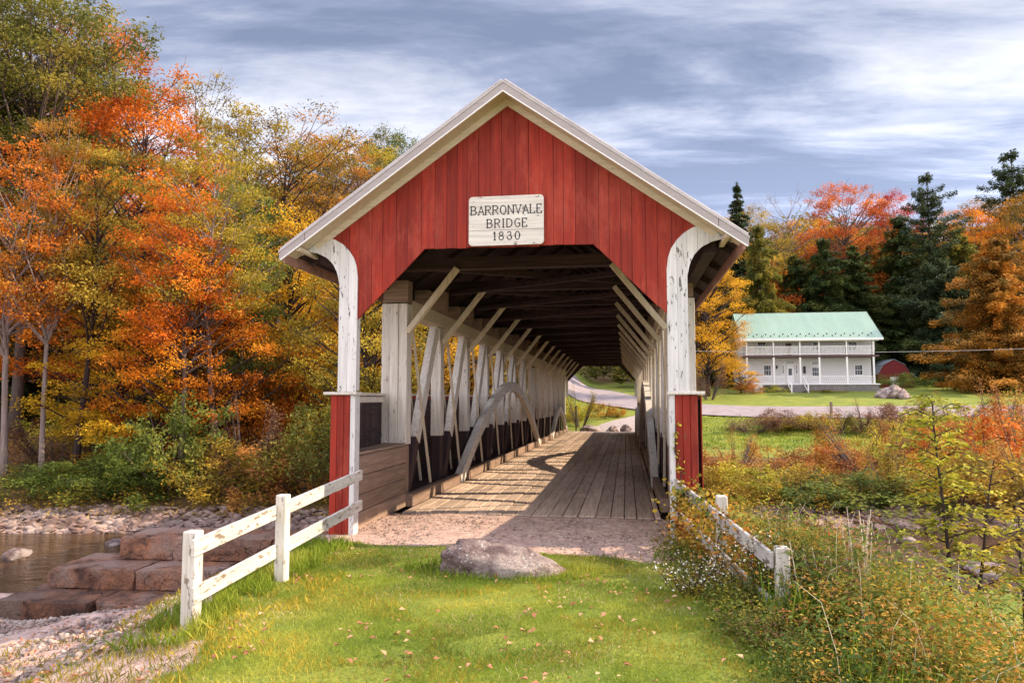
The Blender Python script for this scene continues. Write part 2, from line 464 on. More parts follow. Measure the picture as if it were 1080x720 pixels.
# ------------------------------------------------------------------ vegetation generators
def leaf_mesh(name, cen, size, tint, aspect=.55, up=.35, dirs=None, mat_=None, fold=.15):
    cen = np.asarray(cen, dtype=np.float64); n = len(cen)
    size = np.broadcast_to(np.asarray(size), (n,)).astype(float)
    if dirs is None:
        d = rng.normal(size=(n, 3)); d[:, 2] *= .7
    else: d = np.asarray(dirs) + rng.normal(size=(n, 3)) * .15
    d /= np.linalg.norm(d, axis=1)[:, None]
    u = rng.normal(size=(n, 3)); u[:, 2] += up * 3
    s = np.cross(d, u); s /= (np.linalg.norm(s, axis=1)[:, None] + 1e-9)
    nn = np.cross(s, d)
    L = size[:, None]; W = L * aspect * .5
    base = cen - d * L * .5; tip = cen + d * L * .5 - nn * L * fold
    mid = cen - d * L * .05 + nn * L * fold * .5
    v = np.stack([base, mid + s * W, tip, mid - s * W], axis=1).reshape(-1, 3)
    me = bpy.data.meshes.new(name)
    me.vertices.add(4 * n); me.vertices.foreach_set('co', v.astype(np.float32).ravel())
    me.loops.add(4 * n); me.loops.foreach_set('vertex_index', np.arange(4 * n, dtype=np.int32))
    me.polygons.add(n)
    me.polygons.foreach_set('loop_start', np.arange(0, 4 * n, 4, dtype=np.int32))
    me.polygons.foreach_set('loop_total', np.full(n, 4, dtype=np.int32))
    me.update(calc_edges=True)
    at = me.attributes.new('tint', 'FLOAT', 'FACE'); at.data.foreach_set('value', np.clip(tint, 0, 1).astype(np.float32))
    if mat_: me.materials.append(mat_)
    return me

def clumps_to_leaves(cl, per, size, flat=.6):
    """cl: list of (x,y,z,r,tint)"""
    cs = []; ts = []; sz = []
    for (x, y, z, r, tn) in cl:
        k = max(6, int(per * r * r))
        p = rng.normal(size=(k, 3)); p /= np.linalg.norm(p, axis=1)[:, None]
        rad = rng.random(k) ** .45
        p = p * (rad * r)[:, None]; p[:, 2] *= flat
        # irregular lobes
        ph = np.arctan2(p[:, 1], p[:, 0]); p *= (1 + .28 * np.sin(3 * ph + x * 7) + .15 * np.sin(5 * ph + z * 5))[:, None]
        cs.append(p + np.array((x, y, z))); ts.append(np.clip(tn + rng.normal(size=k) * .075, 0, 1))
        sz.append(size * (.5 + 1.0 * rng.random(k)))
    return np.concatenate(cs), np.concatenate(ts), np.concatenate(sz)

def broadleaf(name, H, cb, Rr, ncl, per, leaf, shape='round', rc=.9, seed=0, lean=0.0, trunk_r=.2, sparse=False, forks=0):
    global rng
    rng = np.random.default_rng(seed); rnd = random.Random(seed)
    tp = []; tr = []
    ph = rnd.random() * 6; K = 9
    for i in range(K):
        f = i / (K - 1); z = f * H * .9
        tp.append((lean * f * H + .16 * math.sin(ph + f * 5) * f * H * .12, .16 * math.cos(ph * 2 + f * 4) * f * H * .12, z))
        tr.append(trunk_r * ((1 - f) ** .8 * .93 + .07) * (1.35 if i == 0 else 1))
    mb = MB(); mb.tube(tp, tr, 9, .5)
    def at(z):
        f = min(1, z / (H * .9)); i = min(K - 2, int(f * (K - 1))); g = f * (K - 1) - i
        return Vector(tp[i]).lerp(Vector(tp[i + 1]), g), tr[i] * (1 - g) + tr[i + 1] * g
    cl = []; tries = 0
    a0, a1, a2 = rnd.random() * 6, rnd.random() * 6, rnd.random() * 6
    while len(cl) < ncl and tries < ncl * 30:
        tries += 1
        f = rnd.random() ; z = cb + (H - cb) * f
        if shape == 'round': prof = math.sqrt(max(0, 1 - (abs(f - .42) / .60) ** 2.2))
        elif shape == 'column': prof = min(1, f * 3 + .35) * math.sqrt(max(0, 1 - f ** 3)) 
        elif shape == 'cone': prof = (1 - f) ** .75 + .06
        else: prof = math.sqrt(max(0, 1 - (abs(f - .6) / .62) ** 2))      # vase
        ang = rnd.random() * 2 * PI
        rr = Rr * prof * (1 + .22 * math.sin(2 * ang + a0 + f * 3) + .16 * math.sin(3 * ang + a1 - f * 7) + .14 * math.sin(9 * f + a2))
        q = rnd.random() ** (.42) * rr
        c = at(min(z, H * .88))[0]
        x, y = c.x + q * math.cos(ang), c.y + q * math.sin(ang)
        r = rc * (.55 + .75 * rnd.random()) * (1.1 - .35 * f)
        if any((x - o[0]) ** 2 + (y - o[1]) ** 2 + (z - o[2]) ** 2 < (.5 * (r + o[3])) ** 2 * (.75) for o in cl): continue
        cl.append((x, y, z, r, rnd.random() * .9 + .05))
    for (x, y, z, r, tn) in cl:
        q = math.hypot(x, y)
        zz = max(cb * .8, z - .45 * q - .12 * H * rnd.random())
        zz = min(zz, H * .86); p, rad = at(zz)
        e = Vector((x, y, z)); mid = p.lerp(e, .55) + Vector((rnd.uniform(-.2, .2), rnd.uniform(-.2, .2), -.05 * (e - p).length + .1))
        r0 = min(rad * .6, .02 + .012 * (e - p).length)
        mb.tube([p, mid, e], [r0 * 1.4, r0 * .8, .012], 5, .5, False)
        for _ in range(3 if sparse else 1):
            dd = Vector((rnd.uniform(-1, 1), rnd.uniform(-1, 1), rnd.uniform(-.3, 1))).normalized() * r * 1.05
            mb.tube([e.lerp(mid, .3), e + dd * .6, e + dd], [r0 * .5, .012, .006], 4, .5, False)
    cs, ts, sz = clumps_to_leaves(cl, per, leaf, .46)
    crown = leaf_mesh(name + '_crown', cs, sz, ts)
    tm = bpy.data.meshes.new(name + '_trunk'); tm.from_pydata(mb.v, [], mb.f); tm.shade_smooth()
    a_ = tm.attributes.new('tint', 'FLOAT', 'FACE'); a_.data.foreach_set('value', np.full(len(mb.f), .5, dtype=np.float32))
    return tm, crown, H

def conifer(name, H, cb, Rr, seed, droop=.25, levels=22, dens=1.0, upturn=0.0, needle=.22, gap=.0, flatness=.10, pw=.8, irr=.3):
    global rng
    rng = np.random.default_rng(seed); rnd = random.Random(seed)
    mb = MB(); mb.tube([(0, 0, 0), (.05, 0, H * .5), (0, 0, H)], [H * .016, H * .009, .02], 8, .5)
    cs = []; ds = []; ts = []; ss = []
    for l in range(levels):
        f = (l + rnd.uniform(-.3, .3)) / levels; f = max(0, f)
        z = cb + (H - cb) * f; L0 = Rr * ((1 - f) ** pw) * (1 + irr * mnoise.noise((f * 6, seed, 0))) + .15
        nb = int(rnd.choice((5, 6, 7)))
        if gap and rnd.random() < gap: continue
        a0 = rnd.random() * 6
        for b in range(nb):
            an = a0 + 2 * PI * b / nb + rnd.uniform(-.25, .25); L = L0 * rnd.uniform(.6 - irr * .3, 1.15) * (1 + irr * mnoise.noise((math.cos(an) * 1.2, math.sin(an) * 1.2, f * 4 + seed)))
            e = Vector((math.cos(an) * L, math.sin(an) * L, z - droop * L + upturn * L * .6))
            mid = Vector((math.cos(an) * L * .5, math.sin(an) * L * .5, z - droop * L * .35))
            mb.tube([(0, 0, z), mid, e], [.05, .03, .008], 4, .5, False)
            k = int(150 * dens * L * .55) + 10
            u = rng.random(k) ** .75
            p0 = np.array((0, 0, z)); pm = np.array(mid); pe = np.array(e)
            ax = ((1 - u)[:, None] ** 2) * p0 + (2 * u * (1 - u))[:, None] * pm + (u[:, None] ** 2) * pe
            side = np.array((-math.sin(an), math.cos(an), 0)); out = np.array((math.cos(an), math.sin(an), -.1))
            wd = (.30 * L * (1 - .75 * u) + .10)
            lat = rng.uniform(-1, 1, k) * wd
            pos = ax + side * lat[:, None]; pos[:, 2] += rng.normal(size=k) * flatness - np.abs(lat) * .22
            dr = out[None] * .8 + side[None] * np.sign(lat)[:, None] * .9; dr[:, 2] -= .15
            bt = rnd.random() * .5 + .25
            cs.append(pos); ds.append(dr); ts.append(np.clip(bt + .25 * (u - .5) + rng.normal(size=k) * .13, 0, 1))
            ss.append(needle * (.7 + .6 * rng.random(k)))
    # leader
    k = 60; p = np.zeros((k, 3)); p[:, 2] = H - rng.random(k) * H * .09; p[:, :2] = rng.normal(size=(k, 2)) * .07
    cs.append(p); ds.append(rng.normal(size=(k, 3)) + np.array((0, 0, .8))); ts.append(np.full(k, .5)); ss.append(np.full(k, needle))
    crown = leaf_mesh(name + '_crown', np.concatenate(cs), np.concatenate(ss), np.concatenate(ts), .42, .8, np.concatenate(ds))
    tm = bpy.data.meshes.new(name + '_trunk'); tm.from_pydata(mb.v, [], mb.f); tm.shade_smooth()
    a_ = tm.attributes.new('tint', 'FLOAT', 'FACE'); a_.data.foreach_set('value', np.full(len(mb.f), .5, dtype=np.float32))
    return tm, crown, H

def shrubproto(name, H, Rr, ncl, per, leaf, seed, stemc=14, wispy=0.0):
    global rng
    rng = np.random.default_rng(seed); rnd = random.Random(seed)
    cl = []
    for _ in range(ncl):
        a = rnd.random() * 6.283; q = rnd.random() ** .55 * Rr; z = rnd.random() ** .7
        top = H * (1 - .45 * (q / Rr) ** 2) * (1 + .18 * math.sin(3 * a + seed) + .1 * math.sin(7 * a))
        cl.append((q * math.cos(a), q * math.sin(a), .1 + z * top, (.16 + .14 * rnd.random()) * H * .75, rnd.random() * .75 + .12))
    mb = MB()
    for i in range(stemc):
        c = cl[rnd.randrange(len(cl))]
        e = Vector((c[0], c[1], c[2] + (.2 + wispy) * H * rnd.random()))
        b = Vector((c[0] * .2, c[1] * .2, -.1))
        mb.tube([b, b.lerp(e, .5) + Vector((0, 0, .1)), e], [.018, .012, .004], 4, .5, False)
        if wispy:
            for k in range(3):
                cl.append((e.x + rnd.uniform(-.08, .08), e.y + rnd.uniform(-.08, .08), e.z - k * .13 * H, .09 * H, rnd.random()))
    cs, ts, sz = clumps_to_leaves(cl, per, leaf, .85)
    cr = leaf_mesh(name + '_leaves', cs, sz, ts)
    tm = bpy.data.meshes.new(name + '_stems'); tm.from_pydata(mb.v, [], mb.f)
    a_ = tm.attributes.new('tint', 'FLOAT', 'FACE'); a_.data.foreach_set('value', np.full(len(mb.f), .5, dtype=np.float32))
    return tm, cr, H

PR = {
 'mapleA': broadleaf('mapleA', 18, 3.0, 4.6, 150, 270, .135, 'round', 1.25, 1, trunk_r=.24),
 'mapleB': broadleaf('mapleB', 18, 4.5, 4.0, 130, 270, .135, 'vase', 1.2, 2, .02, .22),
 'mapleC': broadleaf('mapleC', 12, 1.4, 3.9, 140, 300, .125, 'round', 1.05, 3, -.02, .18),
 'oak': broadleaf('oak', 20, 7.0, 5.2, 190, 290, .14, 'vase', 1.35, 4, .02, .27),
 'airy': broadleaf('airy', 20, 8.0, 3.2, 75, 130, .13, 'vase', 1.05, 5, 0, .17, True),
 'column': broadleaf('column', 16, 2.5, 2.6, 115, 280, .13, 'column', 1.05, 6, .01, .18),
 'bare': broadleaf('bare', 17, 5.0, 4.0, 80, 3, .12, 'vase', 1.2, 7, 0, .2, True),
 'small': broadleaf('small', 5, .8, 1.9, 60, 190, .15, 'round', .62, 8, 0, .08),
 'hemlock': conifer('hemlock', 20, 1.0, 6.4, 20, .22, 40, 1.15, 0, .30, 0, .16, .62, .7),
 'hemlockB': conifer('hemlockB', 20, 1.5, 5.6, 27, .3, 36, 1.15, .05, .32, .05, .2, .5, .9),
 'spruce': conifer('spruce', 22, 2.0, 4.0, 21, .32, 40, 1.0, 0, .26, 0, .1, .9, .3),
 'layered': conifer('layered', 18, .8, 7.2, 22, .12, 30, 1.2, .12, .32, .0, .22, .55, .7),
 'whitepine': conifer('whitepine', 26, 7, 4.8, 23, .02, 22, .9, .25, .32, .25, .2, .35, 1.1),
 'slim': broadleaf('slim', 16, 7.5, 2.6, 75, 330, .12, 'round', .95, 12, -.05, .17),
 'shrubA': shrubproto('shrubA', 2.0, 1.5, 60, 900, .075, 31),
 'shrubB': shrubproto('shrubB', 2.0, 1.6, 55, 800, .085, 32, 24, .15),
 'shrubC': shrubproto('shrubC', 1.5, 1.6, 60, 900, .07, 33),
 'twiggy': shrubproto('twiggy', 2.2, 1.5, 38, 420, .06, 34, 60, .3),
}
def put(kind, base, x, y, pal, label, cat, hscale=1.0, wscale=None, rz=0.0, group=None, bark='bark', z=None, tilt=(0, 0), crown='crown', trunk='trunk'):
    tm, cr, H = PR[kind]
    z = height(x, y) - .08 if z is None else z
    e = empty(base, (x, y, z), 0, label, cat, group)
    w = wscale or hscale
    e.scale = (w, w, hscale); e.rotation_euler = (tilt[0], tilt[1], rz)
    link(trunk, tm, M[bark], e)
    link(crown, cr, P[pal], e)
    return e
def put_px(kind, base, px, y, top, pal, label, cat='tree', ws=None, rz=0.0, **kw):
    """px: where the crown's middle is seen, y: distance, top: where its top is seen"""
    x, zt = gy(px, top, y); H = PR[kind][2]
    z0 = height(x, y) - .08
    hs = (zt - z0) / H
    return put(kind, base, x, y, pal, label, cat, hs, hs if ws is None else ws, rz, z=z0, **kw)
#==PART2==
# ------------------------------------------------------------------ woods on the left
LT = 'trees of the left hillside wood'
T = [
 ('oak', 'oak_tree', 38, 30, 16, 'olive', 'tallest olive-green tree with a broad leafy top at the outer edge of the left wood', 1.0, 'bark'),
 ('oak', 'oak_tree', -50, 27, -20, 'olive', 'olive-green tree whose crown reaches in from beyond the edge of the left wood', 1.0, 'bark'),
 ('mapleB', 'maple_tree', 118, 36, 38, 'redorange', 'tall russet-red maple rising just behind the olive tree of the left wood', .95, 'bark'),
 ('mapleA', 'maple_tree', 150, 31, 105, 'orange', 'broad bright orange maple filling the middle of the left wood', 1.0, 'barkdark'),
 ('mapleA', 'maple_tree', 70, 33, 150, 'oliveorange', 'rust and olive maple half hidden under the tallest olive tree', .9, 'barkdark'),
 ('airy', 'ash_tree', 212, 41, 88, 'olivegold', 'thin airy tan-green tree standing alone against the sky in the left wood', .95, 'bark'),
 ('mapleB', 'maple_tree', 262, 40, 124, 'olivegold', 'olive-gold tree just bridge-side of the airy skyline tree', .9, 'bark'),
 ('airy', 'ash_tree', 300, 40, 122, 'oliveorange', 'sparse twiggy tree with rusty leaf tips against the sky', 1.2, 'barkdark'),
 ('column', 'vine_clad_tree', 258, 27, 190, 'green', 'dark green narrow vine-clad tree in front of the orange wood', .85, 'barkpale'),
 ('mapleB', 'maple_tree', 350, 46, 150, 'oliveorange', 'rust and olive tree just beyond the left eave of the bridge', .95, 'bark'),
 ('mapleA', 'oak_tree', 405, 60, 140, 'olive', 'rounded deep green treetop peeping over the left roof slope', .75, 'bark'),
 ('mapleC', 'maple_tree', 312, 31, 222, 'gold', 'golden-orange maple close to the left eave of the bridge', .95, 'barkdark'),
 ('mapleC', 'maple_tree', 212, 25, 262, 'orange', 'low orange maple with spreading layers in front of the left wood', .75, 'barkdark'),
 ('mapleC', 'maple_tree', 128, 25, 340, 'gold', 'low yellow-gold maple by the riverside shrubs of the left bank', .85, 'barkdark'),
 ('mapleC', 'maple_tree', 350, 37, 268, 'gold', 'yellow maple seen behind the left white portal post', .9, 'barkdark'),
 ('mapleC', 'maple_tree', 392, 27, 255, 'olivegold', 'yellow-green maple seen between the portal post and the first truss post', .85, 'barkdark'),
 ('mapleC', 'maple_tree', 452, 30, 240, 'gold', 'golden tree seen between the first white truss posts', .95, 'barkdark'),
 ('mapleC', 'maple_tree', 500, 44, 270, 'olivegold', 'yellow-green tree seen through the middle truss panels', .95, 'barkdark'),
 ('mapleC', 'maple_tree', 560, 62, 290, 'gold', 'golden tree seen through the far truss panels', .95, 'barkdark'),
 ('slim', 'maple_tree', 22, 22, 150, 'redorange', 'slender red-leaved tree with a pale leaning trunk nearest the outer edge', .8, 'barkpale'),
 ('slim', 'ash_tree', 62, 22.5, 120, 'oliveorange', 'straight slim tree with a bare grey trunk beside the pale leaning trunk', .60, 'barkpale'),
 ('mapleB', 'maple_tree', 192, 29, 205, 'orange', 'orange tree with a dark forked trunk in the middle of the left wood', .62, 'barkdark'),
 ('mapleA', 'maple_tree', 10, 45, 120, 'gold', 'golden tree glimpsed behind the pale leaning trunk', 1.0, 'barkdark'),
 ('mapleA', 'maple_tree', 230, 52, 190, 'gold', 'golden tree deep in the left wood behind the vine-clad tree', 1.0, 'barkdark'),
 ('mapleA', 'maple_tree', 290, 55, 200, 'orange', 'deep orange tree at the back of the left wood beside the golden one', .95, 'barkdark'),
 ('hemlock', 'hemlock_tree', 30, 33, 330, 'dark', 'low dark evergreen in the shade behind the pale leaning trunk', .8, 'barkdark'),
 ('hemlock', 'hemlock_tree', 180, 36, 330, 'dark', 'low dark evergreen in the shade under the orange maples', .8, 'barkdark'),
 ('hemlock', 'hemlock_tree', 275, 36, 340, 'dark', 'low dark evergreen in the shade behind the vine-clad trunk', .8, 'barkdark'),
 ('slim', 'ash_tree', 94, 23.5, 150, 'olivegold', 'slim gold-topped tree with a bare brown trunk next to the bare grey trunk', .8, 'barkdark'),
 ('slim', 'ash_tree', 200, 23.5, 205, 'orange', 'slim orange tree with a dark straight trunk rising out of the riverside shrubs', .8, 'bark'),
 ('slim', 'ash_tree', 238, 25, 150, 'olivegold', 'slim olive tree with a pale trunk beside the dark vine-clad tree', .85, 'barkpale'),
 ('mapleB', 'maple_tree', 378, 50, 152, 'olivegold', 'olive-gold treetop filling the gap above the left eave', 1.15, 'bark'),
 ('mapleA', 'maple_tree', 425, 58, 147, 'green', 'green treetop highest up along the left roof slope', .9, 'bark'),
 ('mapleB', 'maple_tree', 325, 52, 172, 'gold', 'gold and rust treetop between the twiggy skyline tree and the roof', 1.1, 'bark'),
]
for i, (k, nm, px, y, top, pal, lab, ws, bk) in enumerate(T):
    x, zt = gy(px, top, y); H = PR[k][2]; hs = (zt - height(x, y) + .08) / H
    tl = (0, .05, 0) if 'leaning' in lab else (0, 0, 0)
    put(k, nm, x, y, pal, lab, 'tree', hs, ws * (hs * .4 + .6), rz=i * 1.7, bark=bk, tilt=(0, tl[1]))

T = [
 ('mapleA', 'maple_tree', 743, 78, 246, 'gold', 'bright golden maple right beside the bridge eave', .95, 'barkdark'),
 ('spruce', 'spruce_tree', 777, 100, 192, 'pine', 'pointed blue-green spruce rising above the golden maple', 1.45, 'barkdark'),
 ('hemlockB', 'larch_tree', 800, 94, 236, 'olive', 'yellow-green feathery tree between the pointed spruce and the bare tree', .85, 'barkdark'),
 ('bare', 'bare_tree', 828, 116, 205, 'oliveorange', 'leafless grey tree with fine branches against the sky', 1.3, 'barkpale'),
 ('mapleB', 'maple_tree', 890, 116, 196, 'redorange', 'tall orange-red maple with a rounded top above the dark evergreens', 1.5, 'bark'),
 ('mapleA', 'maple_tree', 940, 128, 205, 'red', 'crimson maple top beside the skyline pine', 1.2, 'bark'),
 ('whitepine', 'pine_tree', 977, 104, 182, 'pine', 'skyline pine with tufted open top above the house roof end', .95, 'barkdark'),
 ('hemlock', 'hemlock_tree', 838, 106, 268, 'dark', 'dark evergreen right behind the green house roof, below the bare tree', 1.15, 'barkdark'),
 ('hemlockB', 'hemlock_tree', 868, 103, 250, 'dark', 'dark evergreen behind the middle of the green roof', 1.1, 'barkdark'),
 ('hemlock', 'hemlock_tree', 898, 108, 258, 'dark', 'dark evergreen under the orange-red maple', 1.15, 'barkdark'),
 ('hemlockB', 'hemlock_tree', 948, 111, 226, 'dark', 'large dark evergreen towering beside the small red barn', 1.35, 'barkdark'),
 ('layered', 'pine_tree', 990, 103, 262, 'pine', 'layered dark pine next to the rusty-needled tree', .9, 'barkdark'),
 ('mapleA', 'maple_tree', 1020, 118, 222, 'orange', 'orange maple top behind the rusty-needled tree', 1.4, 'bark'),
 ('layered', 'larch_tree', 1048, 84, 250, 'rustneedle', 'big rusty-orange needled tree with layered boughs at the lawn edge', .98, 'barkdark'),
 ('layered', 'larch_tree', 1118, 90, 212, 'rustneedle', 'second rusty-needled tree, cut off by the right edge', 1.0, 'barkdark'),
 ('whitepine', 'pine_tree', 1066, 122, 158, 'pine', 'tall open pine at the right edge of the skyline', 1.3, 'barkdark'),
 ('mapleB', 'maple_tree', 1040, 132, 212, 'oliveorange', 'olive and orange treetop between the skyline pines', 1.4, 'bark'),
 ('hemlock', 'hemlock_tree', 742, 104, 262, 'dark', 'dark evergreen in the shade behind the golden maple', 1.0, 'barkdark'),
 ('mapleC', 'maple_tree', 795, 108, 258, 'orange', 'orange maple behind the yellow-green feathery tree', 1.5, 'barkdark'),
 ('mapleA', 'maple_tree', 822, 124, 238, 'oliveorange', 'rust-orange treetop below the bare grey tree', 1.3, 'bark'),
 ('mapleA', 'maple_tree', 790, 112, 222, 'olivegold', 'olive-gold treetop behind the pointed spruce', 1.5, 'bark'),
 ('mapleA', 'maple_tree', 858, 130, 232, 'gold', 'golden treetop between the bare grey tree and the orange-red maple', 1.2, 'bark'),
 ('mapleB', 'maple_tree', 1000, 134, 236, 'gold', 'golden treetop right of the skyline pine', 1.3, 'bark'),
 ('mapleA', 'maple_tree', 1082, 112, 205, 'oliveorange', 'rusty treetop beneath the tall open pine', 1.3, 'bark'),
 ('hemlock', 'hemlock_tree', 1010, 106, 240, 'olive', 'olive evergreen behind the layered dark pine', 1.1, 'barkdark'),
]
for i, (k, nm, px, y, top, pal, lab, ws, bk) in enumerate(T):
    x, zt = gy(px, top, y); H = PR[k][2]; hs = (zt - height(x, y) + .08) / H
    put(k, nm, x, y, pal, lab, 'tree', hs, ws, rz=i * 2.1, bark=bk)

# far wooded slopes: nobody could count these
def woodland(name, boxes, pal, seed, n):
    rnd = random.Random(seed); cl = []
    for _ in range(n):
        x0, x1, y0, y1, h0, h1 = rnd.choice(boxes)
        x, y = rnd.uniform(x0, x1), rnd.uniform(y0, y1); H = rnd.uniform(h0, h1); g = height(x, y)
        tn = rnd.random(); rr = H * .24
        for k in range(12):
            f = rnd.random(); a = rnd.random() * 6.28; q = rnd.random() ** .5 * rr * math.sqrt(max(.05, 1 - abs(2 * f - 1) ** 2))
            cl.append((x + q * math.cos(a), y + q * math.sin(a), g + H * (.18 + .8 * f), H * .12, tn * .8 + .2 * rnd.random()))
    cs, ts, sz = clumps_to_leaves(cl, 26, .55, .7)
    o = link(name, leaf_mesh(name, cs, sz, ts), P[pal]); tag(o, kind='stuff'); return o
woodland('distant_woodland', [(-95, -12, 62, 130, 11, 17)], 'oliveorange', 5, 110)
woodland('distant_woodland', [(-95, 60, 120, 190, 12, 18)], 'olive', 6, 120)
woodland('distant_woodland', [(20, 130, 114, 170, 14, 20)], 'dark', 7, 130)
woodland('distant_woodland', [(10, 130, 122, 150, 17, 23)], 'oliveorange', 9, 60)
woodland('distant_woodland', [(12, 48, 124, 140, 18, 23)], 'olive', 10, 34)
woodland('roadside_woodland', [(-30, -13, 80, 120, 3, 6), (-5, 8, 94, 112, 4, 7), (-5, 8, 96, 112, 4, 7), (-1, 8, 84, 94, 3, 4), (-16, 10, 124, 155, 6, 12)], 'olive', 8, 110)

# ------------------------------------------------------------------ riverside shrubs
S = [
 ('shrubA', 45, 21.4, 492, 'green', 'green leafy shrub at the waterline, outermost of the left bank'),
 ('shrubA', 95, 21.8, 486, 'green', 'green leafy shrub at the waterline below the purple-brown brush'),
 ('shrubB', 140, 21.6, 486, 'green', 'green shrub at the waterline beside the tall willow bush'),
 ('shrubB', 187, 22.4, 428, 'green', 'tall feathery green willow bush in the middle of the left bank'),
 ('shrubA', 225, 22.2, 468, 'olivegold', 'olive-gold bush just bridge-side of the tall willow bush'),
 ('twiggy', 262, 23.0, 456, 'brownshrub', 'twiggy brown bush between the willow bush and the red bush'),
 ('shrubB', 298, 22.6, 468, 'rustshrub', 'russet bush below the red sumac bush'),
 ('shrubA', 335, 22.8, 440, 'olive', 'olive bush right behind the left red portal post'),
 ('twiggy', 12, 24.0, 466, 'brownshrub', 'purple-brown twiggy brush at the foot of the pale leaning trunk'),
 ('twiggy', 60, 24.4, 460, 'brownshrub', 'purple-brown twiggy brush at the foot of the bare grey trunk'),
 ('twiggy', 108, 24.8, 458, 'brownshrub', 'purple-brown twiggy brush next to the low gold maple'),
 ('shrubB', 85, 27.0, 430, 'yellowgreen', 'small yellow sprouting bush between the grey trunks'),
 ('shrubB', 150, 26.5, 436, 'olivegold', 'olive-yellow bush behind the willow bush'),
 ('shrubA', 258, 27.0, 396, 'redorange', 'red-orange sumac bush at the wood edge'),
 ('shrubB', 322, 29.0, 386, 'redorange', 'red-orange sumac bush next to the left portal post'),
 ('twiggy', 215, 27.0, 420, 'oliveorange', 'rusty brush at the wood edge behind the willow bush'),
 ('shrubB', 380, 26.0, 405, 'yellowgreen', 'yellow-green bush seen behind the left wing wall'),
]
for i, (k, px, y, top, pal, lab) in enumerate(S):
    put_px(k, 'shrub', px, y, top, pal, lab, 'shrub', ws=1.25 if k != 'twiggy' else 1.1, rz=i * 1.3, crown='foliage', trunk='stem', group='shrubs of the left riverbank')
words = ['first', 'second', 'third', 'fourth', 'fifth', 'sixth', 'seventh', 'eighth', 'ninth', 'tenth', 'eleventh']
rows = [
 ('front bank row', 24.6, [(740, 500, 'olivegold'), (772, 488, 'yellowgreen'), (806, 502, 'yellowgreen'), (842, 498, 'olivegold'), (876, 506, 'green'), (908, 500, 'green'), (942, 488, 'olivegold'), (978, 488, 'mixed'), (1014, 482, 'olivegold'), (1052, 474, 'mixed'), (1090, 478, 'rustshrub')]),
 ('middle bank row', 29.5, [(742, 477, 'rustshrub'), (775, 475, 'rustshrub'), (812, 477, 'oliveorange'), (850, 475, 'rustshrub'), (888, 470, 'rustshrub'), (926, 462, 'oliveorange'), (962, 448, 'yellowgreen'), (1000, 450, 'rustshrub'), (1040, 442, 'redorange'), (1078, 436, 'rustshrub')]),
 ('back bank row', 37, [(900, 458, 'rustshrub'), (938, 452, 'olivegold'), (974, 446, 'olivegold'), (1010, 440, 'yellowgreen'), (1044, 436, 'rustshrub'), (1080, 430, 'mixed')]),
 ('hedge strip by the road', 54, [(792, 445, 'brownshrub'), (822, 434, 'brownshrub'), (852, 436, 'olivegold'), (882, 440, 'olive'), (912, 434, 'brownshrub'), (942, 430, 'brownshrub'), (974, 432, 'brownshrub'), (1004, 428, 'olivegold'), (1040, 434, 'rustshrub'), (1074, 432, 'rustshrub')]),
]
cn = {'yellowgreen': 'yellow-green', 'olivegold': 'olive-gold', 'green': 'green', 'mixed': 'mixed orange and green', 'rustshrub': 'rust-brown', 'oliveorange': 'orange-olive', 'redorange': 'red-orange', 'brownshrub': 'purple-brown', 'olive': 'dull green'}
for j, (rn, y, lst) in enumerate(rows):
    for i, (px, top, pal) in enumerate(lst):
        k = ('shrubA', 'shrubB', 'twiggy', 'shrubC')[(i + j) % 4]
        if pal == 'brownshrub': k = ('twiggy', 'shrubA')[i % 2]
        yy = y + ((i * 37) % 5 - 2) * .5
        x, zt = gy(px, top, yy); hs = (zt - height(x, yy) + .08) / PR[k][2]
        put(k, 'shrub', x, yy, pal, '%s shrub, %s from the bridge in the %s' % (cn[pal], words[i], rn), 'shrub', hs, 1.0 + .25 * ((i * 7) % 3 - 1) + (.25 if y < 50 else .6), rz=i * 1.9, crown='foliage', trunk='stem', group='shrubs of the ' + rn)
# around the house and the far end of the bridge
put_px('small', 'garden_tree', 781, 82, 384, 'gold', 'small yellow garden tree at the left corner of the white house', 'tree', ws=.85, bark='barkdark')
put_px('twiggy', 'bare_bush', 747, 74, 394, 'brownshrub', 'round pinkish twiggy bush on the lawn before the golden maple', 'shrub', ws=1.2, crown='foliage', trunk='stem')
put_px('shrubA', 'garden_shrub', 790, 81, 402, 'rustshrub', 'low rusty shrub beneath the small yellow garden tree', 'shrub', ws=.9, crown='foliage', trunk='stem')
put_px('shrubA', 'garden_shrub', 815, 83, 407, 'yellowgreen', 'low green planting between the cellar door and the porch steps', 'shrub', ws=1.0, crown='foliage', trunk='stem')
put_px('shrubA', 'garden_shrub', 868, 83.5, 411, 'olivegold', 'low yellow planting along the stone foundation', 'shrub', ws=1.6, crown='foliage', trunk='stem')
put_px('shrubA', 'garden_shrub', 950, 93, 395, 'green', 'dark green round bush in front of the red barn', 'shrub', ws=2.2, crown='foliage', trunk='stem')
put_px('twiggy', 'tall_weeds', 612, 55, 424, 'olivegold', 'golden weeds beyond the far end of the bridge, beside the thin black post', 'shrub', ws=1.0, crown='foliage', trunk='stem')
put_px('shrubB', 'tall_weeds', 636, 60, 426, 'oliveorange', 'orange-tan weeds beyond the far end of the bridge by the road bend', 'shrub', ws=1.1, crown='foliage', trunk='stem')
put_px('shrubB', 'tall_weeds', 596, 58, 420, 'yellowgreen', 'yellow weeds behind the last truss post of the bridge', 'shrub', ws=1.2, crown='foliage', trunk='stem')

